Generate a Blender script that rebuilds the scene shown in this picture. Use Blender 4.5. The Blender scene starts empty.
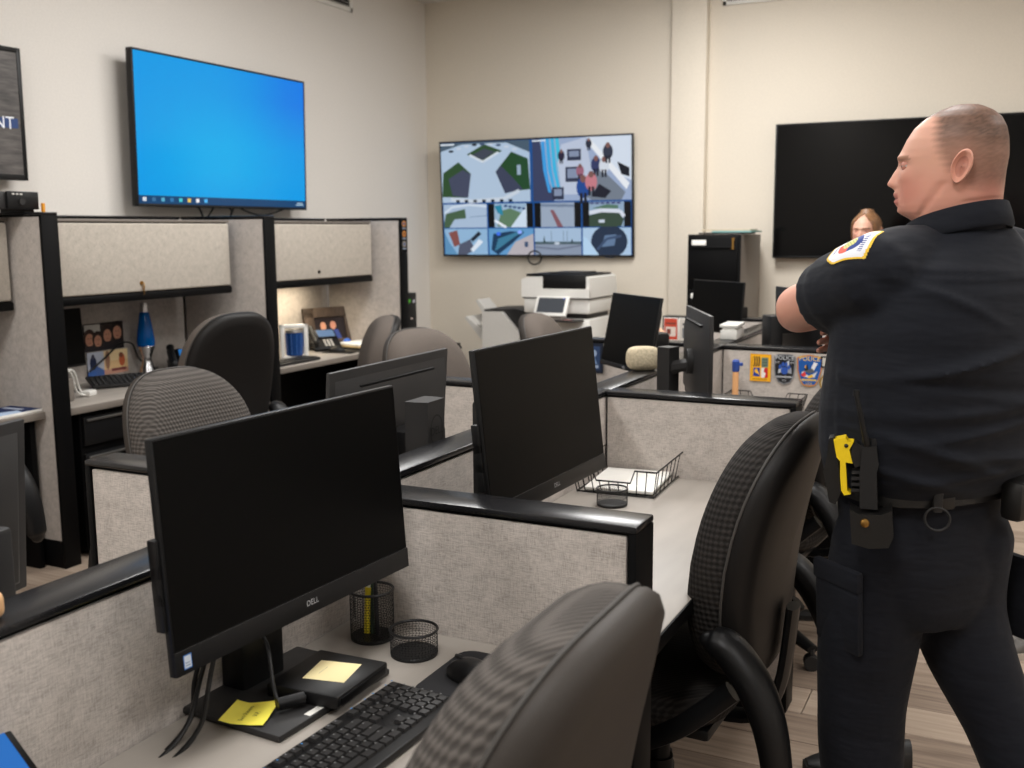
import bpy, bmesh, math, random
from mathutils import Vector, Matrix, Euler
random.seed(7)
S = bpy.context.scene
COL = S.collection
PI = math.pi

# ------------------------------------------------------------------ camera
def srgb(r, g, b):
    def c(v):
        v /= 255.0
        return v / 12.92 if v <= .04045 else ((v + .055) / 1.055) ** 2.4
    return (c(r), c(g), c(b), 1.0)

EYE = Vector((0, 0, 1.54))
YAW, PIT, ROL, FPX = 0.455136, 0.146791, -0.00662, 1035.25
fw = Vector((-math.sin(YAW) * math.cos(PIT), math.cos(YAW) * math.cos(PIT), -math.sin(PIT)))
rt = Vector((math.cos(YAW), math.sin(YAW), 0))
up = rt.cross(fw)
rt, up = rt * math.cos(ROL) + up * math.sin(ROL), up * math.cos(ROL) - rt * math.sin(ROL)
cd = bpy.data.cameras.new('camera')
cam = bpy.data.objects.new('camera', cd)
COL.objects.link(cam)
cd.sensor_width = 36.0
cd.lens = FPX * 36.0 / 1024
cd.clip_start = .05
cam.matrix_world = Matrix(((rt.x, up.x, -fw.x, EYE.x), (rt.y, up.y, -fw.y, EYE.y), (rt.z, up.z, -fw.z, EYE.z), (0, 0, 0, 1)))
cd.dof.use_dof = True
cd.dof.focus_distance = 2.3
cd.dof.aperture_fstop = 5.0
S.camera = cam
S.view_settings.view_transform = 'Standard'
S.view_settings.look = 'None'
S.view_settings.exposure = 0.0
S.view_settings.gamma = 1.0

# ------------------------------------------------------------------ light
wd = bpy.data.worlds.new('world')
S.world = wd
wd.use_nodes = True
wd.node_tree.nodes['Background'].inputs[0].default_value = (.8, .85, 1, 1)
wd.node_tree.nodes['Background'].inputs[1].default_value = .02

def lamp(x, y, z, sx, sy, watts, col=(1, .988, .972), spread=180):
    l = bpy.data.lights.new('ceiling_lamp', 'AREA')
    l.shape = 'RECTANGLE'
    l.size, l.size_y = sx, sy
    l.energy = watts
    l.color = col
    l.spread = math.radians(spread)
    o = bpy.data.objects.new('ceiling_lamp', l)
    o.location = (x, y, z)
    COL.objects.link(o)
    return o
CEIL = 3.42
LAMPS = [(-2.75, 4.3, 46), (-2.75, 1.3, 46), (-1.7, 5.9, 84), (-.5, 3.2, 46), (-.5, .3, 43), (1.5, 6.2, 20), (1.9, 3.2, 36), (1.9, .3, 36), (-2.75, -1.6, 36)]
for x, y, w in LAMPS:
    lamp(x, y, CEIL - .03, .6, 1.2, w)

# ------------------------------------------------------------------ mesh helpers
class MB:
    """collects shapes; build() links them as one mesh object"""
    def __init__(s):
        s.v, s.f, s.k, s.c = [], [], [], []
    def add(s, vs, fs, M=None, k=0, col=None):
        n = len(s.v)
        if M is not None:
            vs = [M @ Vector(v) for v in vs]
            if M.determinant() < 0:
                fs = [tuple(reversed(f)) for f in fs]
        s.v += [tuple(v) for v in vs]
        for f in fs:
            s.f.append(tuple(i + n for i in f))
            s.k.append(k)
            s.c.append(col)
        return s
    def bm(s, b, M=None, k=0):
        b.verts.index_update()
        s.add([v.co.copy() for v in b.verts], [[v.index for v in f.verts] for f in b.faces], M, k)
        b.free()
        return s
    def box(s, c, d, b=0.0, M=None, seg=2, k=0):
        x, y, z = (q / 2 for q in d)
        if b <= 0:
            vs = [(c[0] + i * x, c[1] + j * y, c[2] + l * z) for i in (-1, 1) for j in (-1, 1) for l in (-1, 1)]
            fs = [(0, 1, 3, 2), (4, 6, 7, 5), (0, 4, 5, 1), (2, 3, 7, 6), (0, 2, 6, 4), (1, 5, 7, 3)]
            return s.add(vs, fs, M, k)
        m = bmesh.new()
        bmesh.ops.create_cube(m, size=1)
        for v in m.verts:
            v.co = Vector((v.co.x * d[0] + c[0], v.co.y * d[1] + c[1], v.co.z * d[2] + c[2]))
        bmesh.ops.bevel(m, geom=m.edges[:], offset=min(b, x * .98, y * .98, z * .98), segments=seg, affect='EDGES', profile=.5)
        return s.bm(m, M, k)
    def bx(s, x0, x1, y0, y1, z0, z1, b=0.0, M=None, seg=2, k=0):
        return s.box(((x0 + x1) / 2, (y0 + y1) / 2, (z0 + z1) / 2), (abs(x1 - x0), abs(y1 - y0), abs(z1 - z0)), b, M, seg, k)
    def tube(s, pts, r, n=8, M=None, closed=False, k=0, cap=True, sq=None):
        pts = [Vector(p) for p in pts]
        L = len(pts)
        rs = r if isinstance(r, (list, tuple)) else [r] * L
        T = []
        for i in range(L):
            a = pts[(i - 1) % L] if (closed or i > 0) else pts[i]
            b = pts[(i + 1) % L] if (closed or i < L - 1) else pts[i]
            t = b - a
            T.append(t.normalized() if t.length > 1e-9 else Vector((0, 0, 1)))
        u = T[0].orthogonal().normalized()
        if abs(T[0].z) < .9:
            u = (Vector((0, 0, 1)) - T[0] * T[0].z).normalized()
        vs, fs = [], []
        for i in range(L):
            u = (u - T[i] * u.dot(T[i])).normalized()
            w = T[i].cross(u)
            for j in range(n):
                a = 2 * PI * (j + .5) / n
                q = sq or (1, 1)
                vs.append(pts[i] + (u * math.cos(a) * q[0] + w * math.sin(a) * q[1]) * rs[i])
        for i in range(L if closed else L - 1):
            for j in range(n):
                a, b = i * n + j, i * n + (j + 1) % n
                c, d = ((i + 1) % L) * n + (j + 1) % n, ((i + 1) % L) * n + j
                fs.append((a, b, c, d))
        if cap and not closed:
            fs.append(tuple(range(n - 1, -1, -1)))
            fs.append(tuple(range((L - 1) * n, L * n)))
        return s.add(vs, fs, M, k)
    def cyl(s, p0, p1, r0, r1=None, n=20, M=None, k=0):
        return s.tube([p0, p1], [r0, r0 if r1 is None else r1], n, M, k=k)
    def lathe(s, prof, n=32, M=None, k=0):
        vs, fs = [], []
        for r, z in prof:
            for j in range(n):
                a = 2 * PI * j / n
                vs.append((r * math.cos(a), r * math.sin(a), z))
        for i in range(len(prof) - 1):
            for j in range(n):
                fs.append((i * n + j, i * n + (j + 1) % n, (i + 1) * n + (j + 1) % n, (i + 1) * n + j))
        fs.append(tuple(range(n - 1, -1, -1)))
        fs.append(tuple(range((len(prof) - 1) * n, len(prof) * n)))
        return s.add(vs, fs, M, k)
    def prism(s, pts, z0, z1, M=None, k=0):
        n = len(pts)
        area = sum(pts[i][0] * pts[(i + 1) % n][1] - pts[(i + 1) % n][0] * pts[i][1] for i in range(n))
        if area < 0:
            pts = pts[::-1]
        vs = [(p[0], p[1], z0) for p in pts] + [(p[0], p[1], z1) for p in pts]
        fs = [tuple(range(n - 1, -1, -1)), tuple(range(n, 2 * n))]
        fs += [(i, (i + 1) % n, n + (i + 1) % n, n + i) for i in range(n)]
        return s.add(vs, fs, M, k)
    def rings(s, R, M=None, k=0, cap=True):
        n = len(R[0])
        vs = [p for q in R for p in q]
        fs = []
        for i in range(len(R) - 1):
            for j in range(n):
                fs.append((i * n + j, i * n + (j + 1) % n, (i + 1) * n + (j + 1) % n, (i + 1) * n + j))
        if cap:
            fs.append(tuple(range(n - 1, -1, -1)))
            fs.append(tuple(range((len(R) - 1) * n, len(R) * n)))
        return s.add(vs, fs, M, k)
    def sphere(s, c, r, M=None, n=16, k=0):
        m = bmesh.new()
        bmesh.ops.create_uvsphere(m, u_segments=n, v_segments=max(6, n // 2), radius=1)
        rr = r if isinstance(r, (tuple, list)) else (r, r, r)
        for v in m.verts:
            v.co = Vector((v.co.x * rr[0] + c[0], v.co.y * rr[1] + c[1], v.co.z * rr[2] + c[2]))
        return s.bm(m, M, k)
    def mesh(s, name, mats, smooth=35):
        me = bpy.data.meshes.new(name)
        me.from_pydata(s.v, [], s.f)
        for m in (mats if isinstance(mats, (list, tuple)) else [mats]):
            me.materials.append(m)
        if any(s.k):
            me.polygons.foreach_set('material_index', s.k)
        if any(c is not None for c in s.c):
            at = me.color_attributes.new('Col', 'FLOAT_COLOR', 'CORNER')
            i = 0
            for p, c in zip(me.polygons, s.c):
                for q in range(p.loop_total):
                    cc = c[q] if isinstance(c, list) else (c or (1, 1, 1, 1))
                    at.data[i].color = cc
                    i += 1
        me.update()
        if smooth:
            me.polygons.foreach_set('use_smooth', [True] * len(me.polygons))
            me.set_sharp_from_angle(angle=math.radians(smooth))
        return me
    def build(s, name, mats, parent=None, loc=(0, 0, 0), rot=(0, 0, 0), smooth=35):
        return link(name, s.mesh(name, mats, smooth), parent, loc, rot)

def link(name, me, parent=None, loc=(0, 0, 0), rot=(0, 0, 0)):
    o = bpy.data.objects.new(name, me)
    COL.objects.link(o)
    o.location = loc
    o.rotation_euler = rot
    if parent is not None:
        o.parent = parent
    return o

def tag(o, label, cat, group=None):
    o['label'] = label
    o['category'] = cat
    if group:
        o['group'] = group
    return o

def thing(name, label, cat, loc=(0, 0, 0), rz=0.0, group=None):
    o = bpy.data.objects.new(name, None)
    COL.objects.link(o)
    o.empty_display_size = .1
    o.location = loc
    o.rotation_euler = (0, 0, rz)
    return tag(o, label, cat, group)

def struct(o):
    o['kind'] = 'structure'
    return o

def copy_tree(o, parent=None):
    c = o.copy()
    COL.objects.link(c)
    if parent is not None:
        c.parent = parent
    for ch in o.children:
        copy_tree(ch, c)
    return c

def T(x=0, y=0, z=0):
    return Matrix.Translation((x, y, z))
def RX(a): return Matrix.Rotation(a, 4, 'X')
def RY(a): return Matrix.Rotation(a, 4, 'Y')
def RZ(a): return Matrix.Rotation(a, 4, 'Z')

def arc(cx, cy, r, a0, a1, n):
    return [(cx + r * math.cos(a0 + (a1 - a0) * i / n), cy + r * math.sin(a0 + (a1 - a0) * i / n)) for i in range(n + 1)]

def rrect(w, h, r, n=5, cx=0, cy=0):
    p = []
    for sx, sy, a in ((1, 1, 0), (-1, 1, PI / 2), (-1, -1, PI), (1, -1, 1.5 * PI)):
        p += arc(cx + sx * (w / 2 - r), cy + sy * (h / 2 - r), r, a, a + PI / 2, n)
    return p

def spline(pts, n=8):
    P = [Vector(p) for p in pts]
    out = []
    for i in range(len(P) - 1):
        a, b, c, d = P[max(i - 1, 0)], P[i], P[i + 1], P[min(i + 2, len(P) - 1)]
        for j in range(n):
            t = j / n
            out.append(.5 * ((2 * b) + (c - a) * t + (2 * a - 5 * b + 4 * c - d) * t * t + (3 * b - a - 3 * c + d) * t ** 3))
    out.append(P[-1])
    return out

# ------------------------------------------------------------------ materials
def mat(name, col, rough=.5, metal=0.0, spec=.5, **kw):
    m = bpy.data.materials.new(name)
    m.use_nodes = True
    b = m.node_tree.nodes['Principled BSDF']
    b.inputs['Base Color'].default_value = col
    b.inputs['Roughness'].default_value = rough
    b.inputs['Metallic'].default_value = metal
    b.inputs['Specular IOR Level'].default_value = spec
    for k, v in kw.items():
        b.inputs[k].default_value = v
    return m

class N:
    """small node tree helper"""
    def __init__(s, m):
        s.t = m.node_tree
        s.b = s.t.nodes['Principled BSDF']
    def n(s, kind, ins=None, **props):
        d = s.t.nodes.new(kind)
        for k, v in props.items():
            setattr(d, k, v)
        for k, v in (ins or {}).items():
            if hasattr(v, 'is_output') or isinstance(v, bpy.types.NodeSocket):
                s.t.links.new(v, d.inputs[k])
            else:
                d.inputs[k].default_value = v
        return d
    def to(s, out, name):
        s.t.links.new(out, s.b.inputs[name])
    def coord(s, which='Object', scale=(1, 1, 1), rand=False):
        c = s.n('ShaderNodeTexCoord').outputs[which]
        mp = s.n('ShaderNodeMapping', {'Vector': c, 'Scale': scale})
        if rand:
            oi = s.n('ShaderNodeObjectInfo')
            mul = s.n('ShaderNodeMath', {0: oi.outputs['Random'], 1: 37.0}, operation='MULTIPLY')
            s.t.links.new(mul.outputs[0], mp.inputs['Location'])
        return mp.outputs[0]
    def noise(s, vec, scale=5, detail=3, rough=.5):
        return s.n('ShaderNodeTexNoise', {'Vector': vec, 'Scale': scale, 'Detail': detail, 'Roughness': rough}).outputs[0]
    def ramp(s, fac, stops):
        r = s.n('ShaderNodeValToRGB', {0: fac})
        e = r.color_ramp.elements
        while len(e) < len(stops):
            e.new(.5)
        for q, (p, c) in zip(e, stops):
            q.position = p
            q.color = c
        return r.outputs[0]
    def bump(s, h, strength=.3, dist=.002):
        bp = s.n('ShaderNodeBump', {'Height': h, 'Strength': strength, 'Distance': dist})
        s.to(bp.outputs[0], 'Normal')
    def math(s, op, a, b=0.0):
        return s.n('ShaderNodeMath', {0: a, 1: b}, operation=op).outputs[0]

def tint(c, f):
    return (c[0] * f, c[1] * f, c[2] * f, 1)

def speckle(name, col, lo=.9, hi=1.08, scale=60, rough=.5, bump=.1, spec=.5, metal=0, stretch=(1, 1, 1), detail=3, dist=.001):
    m = mat(name, col, rough, metal, spec)
    n = N(m)
    f = n.noise(n.coord('Object', stretch), scale, detail)
    n.to(n.ramp(f, [(.3, tint(col, lo)), (.7, tint(col, hi))]), 'Base Color')
    if bump:
        n.bump(f, bump, dist)
    return m

def paint(name, col):
    return speckle(name, col, .97, 1.03, 90, .75, .08, .3, dist=.0006)

def fabric(name, col, scale=1.0, contrast=.3):
    """woven cloth: two crossed sets of stretched noise"""
    m = mat(name, col, .95, 0, .15)
    n = N(m)
    parts = []
    for st in ((90, 90, 900), (900, 900, 70)):
        parts.append(n.noise(n.coord('Object', tuple(q * scale for q in st)), 1.0, 2))
    a = n.math('ADD', parts[0], parts[1])
    big = n.noise(n.coord('Object', (30, 30, 30)), 1.0, 3)
    a2 = n.math('ADD', n.math('MULTIPLY', a, .5), n.math('MULTIPLY', n.math('SUBTRACT', big, .5), .25))
    n.to(n.ramp(a2, [(.34, tint(col, 1 - contrast)), (.5, col), (.66, tint(col, 1 + contrast * .8))]), 'Base Color')
    n.bump(a, .35, .0012)
    return m

def weave(name, col, period, axes, dark=.55):
    """diamond knit with real relief in the plane of the two axes"""
    m = mat(name, col, .9, 0, .2)
    n = N(m)
    sp = n.n('ShaderNodeSeparateXYZ', {0: n.coord('Object')}).outputs
    k = 2 * PI / period
    a, b = n.math('ADD', sp[0], sp[1]), sp[2]
    s1 = n.math('SINE', n.math('MULTIPLY', n.math('ADD', a, b), k * .5))
    s2 = n.math('SINE', n.math('MULTIPLY', n.math('SUBTRACT', a, b), k * .5))
    h = n.math('MULTIPLY', s1, s2)
    h = n.math('ADD', n.math('MULTIPLY', h, .5), .5)
    n.to(n.ramp(h, [(.3, tint(col, dark)), (.75, tint(col, 1.15))]), 'Base Color')
    n.bump(h, .8, .003)
    return m

def printed(name, emit=0.0, rough=.6):
    """flat print: colours come from the faces themselves"""
    m = mat(name, (1, 1, 1, 1), rough, 0, .12 if emit else .3)
    n = N(m)
    at = n.n('ShaderNodeVertexColor', layer_name='Col').outputs[0]
    if emit:
        n.to(at, 'Emission Color')
        m.node_tree.nodes['Principled BSDF'].inputs['Emission Strength'].default_value = emit
        m.node_tree.nodes['Principled BSDF'].inputs['Base Color'].default_value = (.01, .01, .01, 1)
    else:
        n.to(at, 'Base Color')
    return m

BLACK = srgb(16, 16, 17)
M = {}
M['wall'] = paint('wall_paint', srgb(224, 219, 212))
M['wallback'] = paint('back_wall_paint', srgb(220, 211, 196))
M['ceil'] = paint('ceiling_paint', srgb(225, 222, 216))
M['cloth'] = fabric('partition_cloth', srgb(181, 173, 166), .8)
M['clothbin'] = fabric('cabinet_door_cloth', srgb(182, 174, 163), .7, .25)
M['trim'] = speckle('charcoal_trim', srgb(27, 27, 29), .9, 1.1, 300, .26, .05, .36)
M['blacktrim'] = speckle('black_trim', srgb(8, 8, 9), .9, 1.1, 200, .5, .05, .12)
M['lam'] = speckle('desk_laminate', srgb(158, 151, 143), .9, 1.06, 14, .42, .0, .4, stretch=(1, .25, 1), detail=6)
M['plastic'] = speckle('black_plastic', srgb(17, 17, 18), .9, 1.1, 400, .42, .1, .3, dist=.0004)
M['plastic2'] = speckle('charcoal_plastic', srgb(38, 37, 37), .9, 1.1, 300, .5, .12, .4, dist=.0004)
M['screen'] = mat('dark_screen', srgb(7, 7, 7), .4, 0, .09)
M['gloss'] = mat('gloss_screen', srgb(4, 4, 5), .12, 0, .22)
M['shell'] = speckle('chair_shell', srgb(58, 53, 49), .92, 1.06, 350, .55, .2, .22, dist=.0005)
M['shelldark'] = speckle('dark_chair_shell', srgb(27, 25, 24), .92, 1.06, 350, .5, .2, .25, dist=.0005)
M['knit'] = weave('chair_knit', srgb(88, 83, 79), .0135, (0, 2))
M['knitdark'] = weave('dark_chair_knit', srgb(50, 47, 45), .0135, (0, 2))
M['plainpad'] = speckle('plain_chair_cloth', srgb(98, 90, 84), .85, 1.1, 400, .9, .3, .2)
M['piping'] = mat('piping', srgb(70, 67, 64), .6)
M['chrome'] = mat('chrome', srgb(190, 190, 192), .22, 1)
M['white'] = speckle('white_plastic', srgb(226, 224, 218), .98, 1.02, 50, .4, 0)
M['offwhite'] = speckle('grey_white_plastic', srgb(205, 202, 196), .98, 1.02, 50, .45, 0)
M['paper'] = speckle('paper', srgb(240, 238, 232), .97, 1.02, 30, .8, .1)
M['print'] = printed('printed_colours')
M['lit'] = printed('lit_screen', 1.0, .15)
M['wire'] = mat('black_wire', srgb(22, 22, 23), .4, .3)
M['cabgrey'] = speckle('cabinet_grey', srgb(120, 112, 104), .96, 1.03, 100, .5, .05)
M['steel'] = mat('brushed_steel', srgb(150, 148, 145), .35, .9)
M['brass'] = mat('brass', srgb(170, 130, 70), .35, 1)
M['yellow'] = speckle('yellow_plastic', srgb(246, 210, 20), .95, 1.03, 60, .45, 0)

class Print:
    """flat print on a w x h rectangle, drawn in 0..1 coordinates; x to the right, y up, facing +Z of its frame"""
    def __init__(s, w, h, base=None):
        s.w, s.h, s.m, s.l = w, h, MB(), 0
        if base:
            s.rect(0, 0, 1, 1, base)
    def poly(s, pts, col, layer=None):
        s.l += 1
        z = .00006 * s.l if layer is None else .00006 * layer
        n = len(pts)
        ar = sum(pts[i][0] * pts[(i + 1) % n][1] - pts[(i + 1) % n][0] * pts[i][1] for i in range(n))
        if ar < 0:
            pts = pts[::-1]
            if isinstance(col, list):
                col = col[::-1]
        s.m.add([((p[0] - .5) * s.w, (p[1] - .5) * s.h, z) for p in pts], [tuple(range(n))], col=col)
        return s
    def rect(s, x0, y0, x1, y1, col):
        return s.poly([(x0, y0), (x1, y0), (x1, y1), (x0, y1)], col)
    def oval(s, cx, cy, rx, ry, col, n=18, a0=0, a1=2 * PI):
        return s.poly([(cx + rx * math.cos(a0 + (a1 - a0) * i / n), cy + ry * math.sin(a0 + (a1 - a0) * i / n)) for i in range(n)], col)
    def line(s, pts, wd, col):
        for a, b in zip(pts, pts[1:]):
            dx, dy = (b[0] - a[0]) * s.w, (b[1] - a[1]) * s.h
            L = math.hypot(dx, dy) or 1
            nx, ny = -dy / L * wd / 2 / s.w, dx / L * wd / 2 / s.h
            s.poly([(a[0] + nx, a[1] + ny), (b[0] + nx, b[1] + ny), (b[0] - nx, b[1] - ny), (a[0] - nx, a[1] - ny)], col)
        return s
    def text(s, t, x, y, size, col, align='CENTER', Mx=None):
        vs, fs = text_mesh(t, size, align)
        s.l += 1
        z = .00006 * s.l
        Mx = Mx or Matrix.Identity(4)
        s.m.add([(Mx @ Vector((v[0], v[1], 0))) + Vector(((x - .5) * s.w, (y - .5) * s.h, z)) for v in vs], fs, col=col)
        return s
    def build(s, name, material, parent, MX):
        o = s.m.build(name, material, parent, smooth=0)
        o.data.transform(MX)
        return o

_txt = {}
def text_mesh(t, size, align='CENTER'):
    if (t, align) not in _txt:
        cu = bpy.data.curves.new('lettering', 'FONT')
        cu.body = t
        cu.align_x = align
        cu.align_y = 'CENTER'
        cu.resolution_u = 3
        o = bpy.data.objects.new('lettering', cu)
        COL.objects.link(o)
        dg = bpy.context.evaluated_depsgraph_get()
        me = o.evaluated_get(dg).to_mesh()
        _txt[(t, align)] = ([tuple(v.co) for v in me.vertices], [tuple(p.vertices) for p in me.polygons])
        o.evaluated_get(dg).to_mesh_clear()
        bpy.data.objects.remove(o)
        bpy.data.curves.remove(cu)
    vs, fs = _txt[(t, align)]
    return [(v[0] * size, v[1] * size, 0) for v in vs], fs

# frames that stand a print upright: x axis, y axis, normal
def frame(o, xa, ya):
    xa, ya = Vector(xa).normalized(), Vector(ya).normalized()
    za = xa.cross(ya)
    return Matrix(((xa.x, ya.x, za.x, o[0]), (xa.y, ya.y, za.y, o[1]), (xa.z, ya.z, za.z, o[2]), (0, 0, 0, 1)))

def fuse(mb, voxel, it=4, fac=.5):
    """joins overlapping closed lofts into one continuous skin (voxel remesh, then smoothing)"""
    me = mb.mesh('fuse', M['paper'], 0)
    o = bpy.data.objects.new('fuse', me)
    COL.objects.link(o)
    r = o.modifiers.new('r', 'REMESH')
    r.mode = 'VOXEL'
    r.voxel_size = voxel
    if it:
        s = o.modifiers.new('s', 'SMOOTH')
        s.iterations = it
        s.factor = fac
    dg = bpy.context.evaluated_depsgraph_get()
    ev = o.evaluated_get(dg).to_mesh()
    out = MB()
    out.v = [tuple(v.co) for v in ev.vertices]
    out.f = [tuple(p.vertices) for p in ev.polygons]
    out.k = [0] * len(out.f)
    out.c = [None] * len(out.f)
    o.evaluated_get(dg).to_mesh_clear()
    bpy.data.objects.remove(o)
    return out

# ------------------------------------------------------------------ room shell
XL, XR, YB, YF = -4.6, 3.4, 7.79, -2.6
fl = struct(MB().bx(XL - .1, XR + .1, YF - .1, YB + .1, -.12, -.012).build('floor', mat('floor_base', srgb(70, 60, 52), .8)))
wood = mat('grey_wood', srgb(150, 132, 116), .5, 0, .35)
n = N(wood)
g = n.noise(n.coord('Object', (1.2, 26, 1), True), 2.0, 5, .6)
oi = n.n('ShaderNodeObjectInfo').outputs['Random']
mixf = n.math('ADD', n.math('MULTIPLY', g, .75), n.math('MULTIPLY', oi, .3))
n.to(n.ramp(mixf, [(.25, srgb(112, 96, 84)), (.5, srgb(152, 134, 118)), (.85, srgb(186, 168, 150))]), 'Base Color')
n.bump(g, .15, .001)
pl = MB().box((0, 0, -.006), (1.497, .1915, .012), .0015, seg=1).mesh('plank', wood, 30)
row = 0
y = YF + .1
while y < YB:
    x = XL + (row * .61 % 1.5) - .75
    while x < 2.6:
        if x > XL - .75 and y > -.2:
            link('plank', pl, fl, (x + .75 - .0, y, 0))
        x += 1.5
    y += .194
    row += 1
struct(MB().bx(XL - .12, XL, YF - .1, YB + .1, 0, CEIL).build('wall_left', M['wall']))
struct(MB().bx(XL - .12, XR + .12, YB, YB + .12, 0, CEIL).build('wall_back', M['wallback']))
struct(MB().bx(XR, XR + .12, YF - .1, YB + .1, 0, CEIL).build('wall_right', M['wall']))
struct(MB().bx(XL - .12, XR + .12, YF - .12, YF, 0, CEIL).build('wall_front', M['wall']))
struct(MB().bx(XL - .12, XR + .12, YF - .12, YB + .12, CEIL, CEIL + .1).build('ceiling', M['ceil']))
struct(MB().bx(-2.43, -2.165, YB - .085, YB + .01, 0, CEIL, .006).build('wall_pilaster', M['wallback']))
bb = mat('baseboard_vinyl', srgb(60, 56, 52), .5)
struct(MB().bx(XL, XL + .012, YF, YB, 0, .1).build('baseboard_left', bb))
struct(MB().bx(XL, -2.43, YB - .012, YB, 0, .1).bx(-2.165, XR, YB - .012, YB, 0, .1).build('baseboard_back', bb))

def vent(label, o, xa, w, h):
    t = thing('wall_vent', label, 'vent')
    F = frame(o, xa, (0, 0, 1))
    b = MB()
    for q in ((-w / 2, -w / 2 + .03, -h / 2, h / 2), (w / 2 - .03, w / 2, -h / 2, h / 2), (-w / 2, w / 2, h / 2 - .03, h / 2), (-w / 2, w / 2, -h / 2, -h / 2 + .03)):
        b.bx(q[0], q[1], q[2], q[3], -.005, .012, .003, M=F)
    b.build('vent_frame', M['white'], t)
    MB().bx(-w / 2 + .02, w / 2 - .02, -h / 2 + .02, h / 2 - .02, -.004, .001, M=F).build('vent_backing', M['blacktrim'], t)
    k = int((h - .06) / .022)
    sl = MB().box((0, 0, 0), (w - .06, .002, .018), 0).mesh('slat', M['offwhite'], 0)
    for i in range(k):
        s = link('slat', sl, t)
        s.matrix_local = F @ T(0, -h / 2 + .04 + i * .022, .004) @ RX(.6)
vent('white louvred air vent high on the wall above the blue screen', (XL + .004, 6.45, 3.26), (0, 1, 0), .52, .2)
vent('white louvred air vent high on the wall above the large dark television', (-1.8, YB - .004, 3.26), (1, 0, 0), .54, .2)

# ------------------------------------------------------------------ cubicle panels
def partition(label, p0, p1, h, th=.09, ends=(0, 0), group=None, name='cubicle_partition', base=.1):
    """a fabric covered partition from p0 to p1 (plan), black cap on top, black post at an exposed end"""
    a, b = Vector((p0[0], p0[1], 0)), Vector((p1[0], p1[1], 0))
    L = (b - a).length
    t = thing(name, label, 'partition', ((a + b) / 2)[:], math.atan2(b.y - a.y, b.x - a.x), group)
    e0, e1 = (.016 if ends[0] else 0), (.016 if ends[1] else 0)
    MB().bx(-L / 2 + e0, L / 2 - e1, -th / 2 + .012, th / 2 - .012, .0, h - .012).build('core', M['blacktrim'], t)
    for sg in (-1, 1):
        MB().bx(-L / 2 + e0 + .004, L / 2 - e1 - .004, sg * (th / 2 - .014), sg * (th / 2 - .003), base, h - .021, .003).build('fabric_panel', M['cloth'], t)
    MB().bx(-L / 2, L / 2, -th / 2, th / 2, h - .014, h, .004).build('top_cap', M['trim'], t)
    MB().bx(-L / 2 + e0, L / 2 - e1, -th / 2 + .004, th / 2 - .004, 0, base - .004, .002).build('kick_plate', M['blacktrim'], t)
    for e, sg in ((e0, -1), (e1, 1)):
        if e:
            MB().bx(sg * (L / 2 - .016), sg * L / 2, -th / 2, th / 2, 0, h - .014, .003).build('end_post', M['blacktrim'], t)
    return t

SX = -1.268
ys = [.25, 1.77, 3.25, 4.76, 6.26]
names = ['beside the nearest monitor', 'behind the second desk monitor', 'under the beige sponge', 'in the far part of the double row']
for i in range(4):
    partition('long low grey partition with charcoal cap ' + names[i], (SX, ys[i]), (SX, ys[i + 1]), 1.01, .1, (0, 1 if i == 3 else 0))
ee = ['grey partition at the end of the first desk behind the wire cups', 'grey low partition standing behind the wire tray', 'grey low partition hung with the police patches', 'far low grey partition at the end of the row behind the officer']
for i in range(4):
    partition(ee[i], (SX + .05, ys[i + 1]), (-.594, ys[i + 1]), 1.01, .1, (0, 1))
we = ['grey low partition end in front of the knit chair', 'grey low partition behind the monitor seen from the back', 'grey low partition with the dark blue card pinned on it', 'far low partition with papers pinned near the copier']
for i in range(4):
    partition(we[i], (-1.967 if i == 0 else -1.99, ys[i + 1] - .01 if i == 0 else ys[i + 1] + (.03 if i == 2 else 0)), (SX - .05, ys[i + 1] - .01 if i == 0 else ys[i + 1] + (.03 if i == 2 else 0)), 1.01, .1, (1, 0))

# tall workstations on the left wall
HT = 1.637
YE = (1.82, 3.29, 4.805, 6.257)
tl = [None, 'tall grey partition with black end post left of the lava lamp', 'tall grey partition with black end post between the two wall workstations', 'tall grey partition at the far end with badge stickers on its post']
for i in (1, 2, 3):
    partition(tl[i], (-4.53, YE[i]), (-3.897, YE[i]), HT, .09, (0, 1), name='tall_partition', base=.13)
bl = ['tall grey wall panel behind the left edge desk', 'tall grey wall panel with photographs behind the lava lamp', 'tall grey wall panel behind the desk lit by the task light']
for i in range(3):
    partition(bl[i], (-4.562, YE[i] + .046), (-4.562, YE[i + 1] - .046), HT, .06, name='tall_partition', base=.13)

def cabinet(y0, y1, label, key):
    t = thing('overhead_cabinet', label, 'cabinet', (-4.525, (y0 + y1) / 2, 1.2))
    L = y1 - y0
    MB().bx(0, .405, -L / 2, L / 2, .0, .405, .004).build('cabinet_body', M['blacktrim'], t)
    d = MB().bx(.4, .43, -L / 2 + .008, L / 2 - .01, .04, .392, .01, seg=3).build('door', M['clothbin'], t)
    MB().bx(.36, .428, -L / 2, L / 2, -.004, .037, .008).build('door_pull', M['blacktrim'], t)
    MB().bx(.1, .425, -L / 2, L / 2, .398, .412, .003).build('top_rail', M['cabgrey'], t)
    MB().cyl((.425, key[0], key[1]), (.436, key[0], key[1]), .011, n=16).build('lock', M['brass'] if key[2] else M['blacktrim'], d)
    if key[2]:
        k = MB().tube([(.44 + .008 * math.cos(a), key[0] + .004 + .002 * math.sin(a), key[1] - .02 + .02 * math.sin(a)) for a in [i * PI / 6 for i in range(12)]], .0015, 5, closed=True)
        k.bx(.437, .44, key[0] + .004, key[0] + .012, key[1] - .06, key[1] - .012, .001).build('keys', M['brass'], d)
    return t
cabinet(1.87, 3.235, 'grey cloth overhead cabinet cut by the left edge of the photo', (0, .07, 0))
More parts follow.
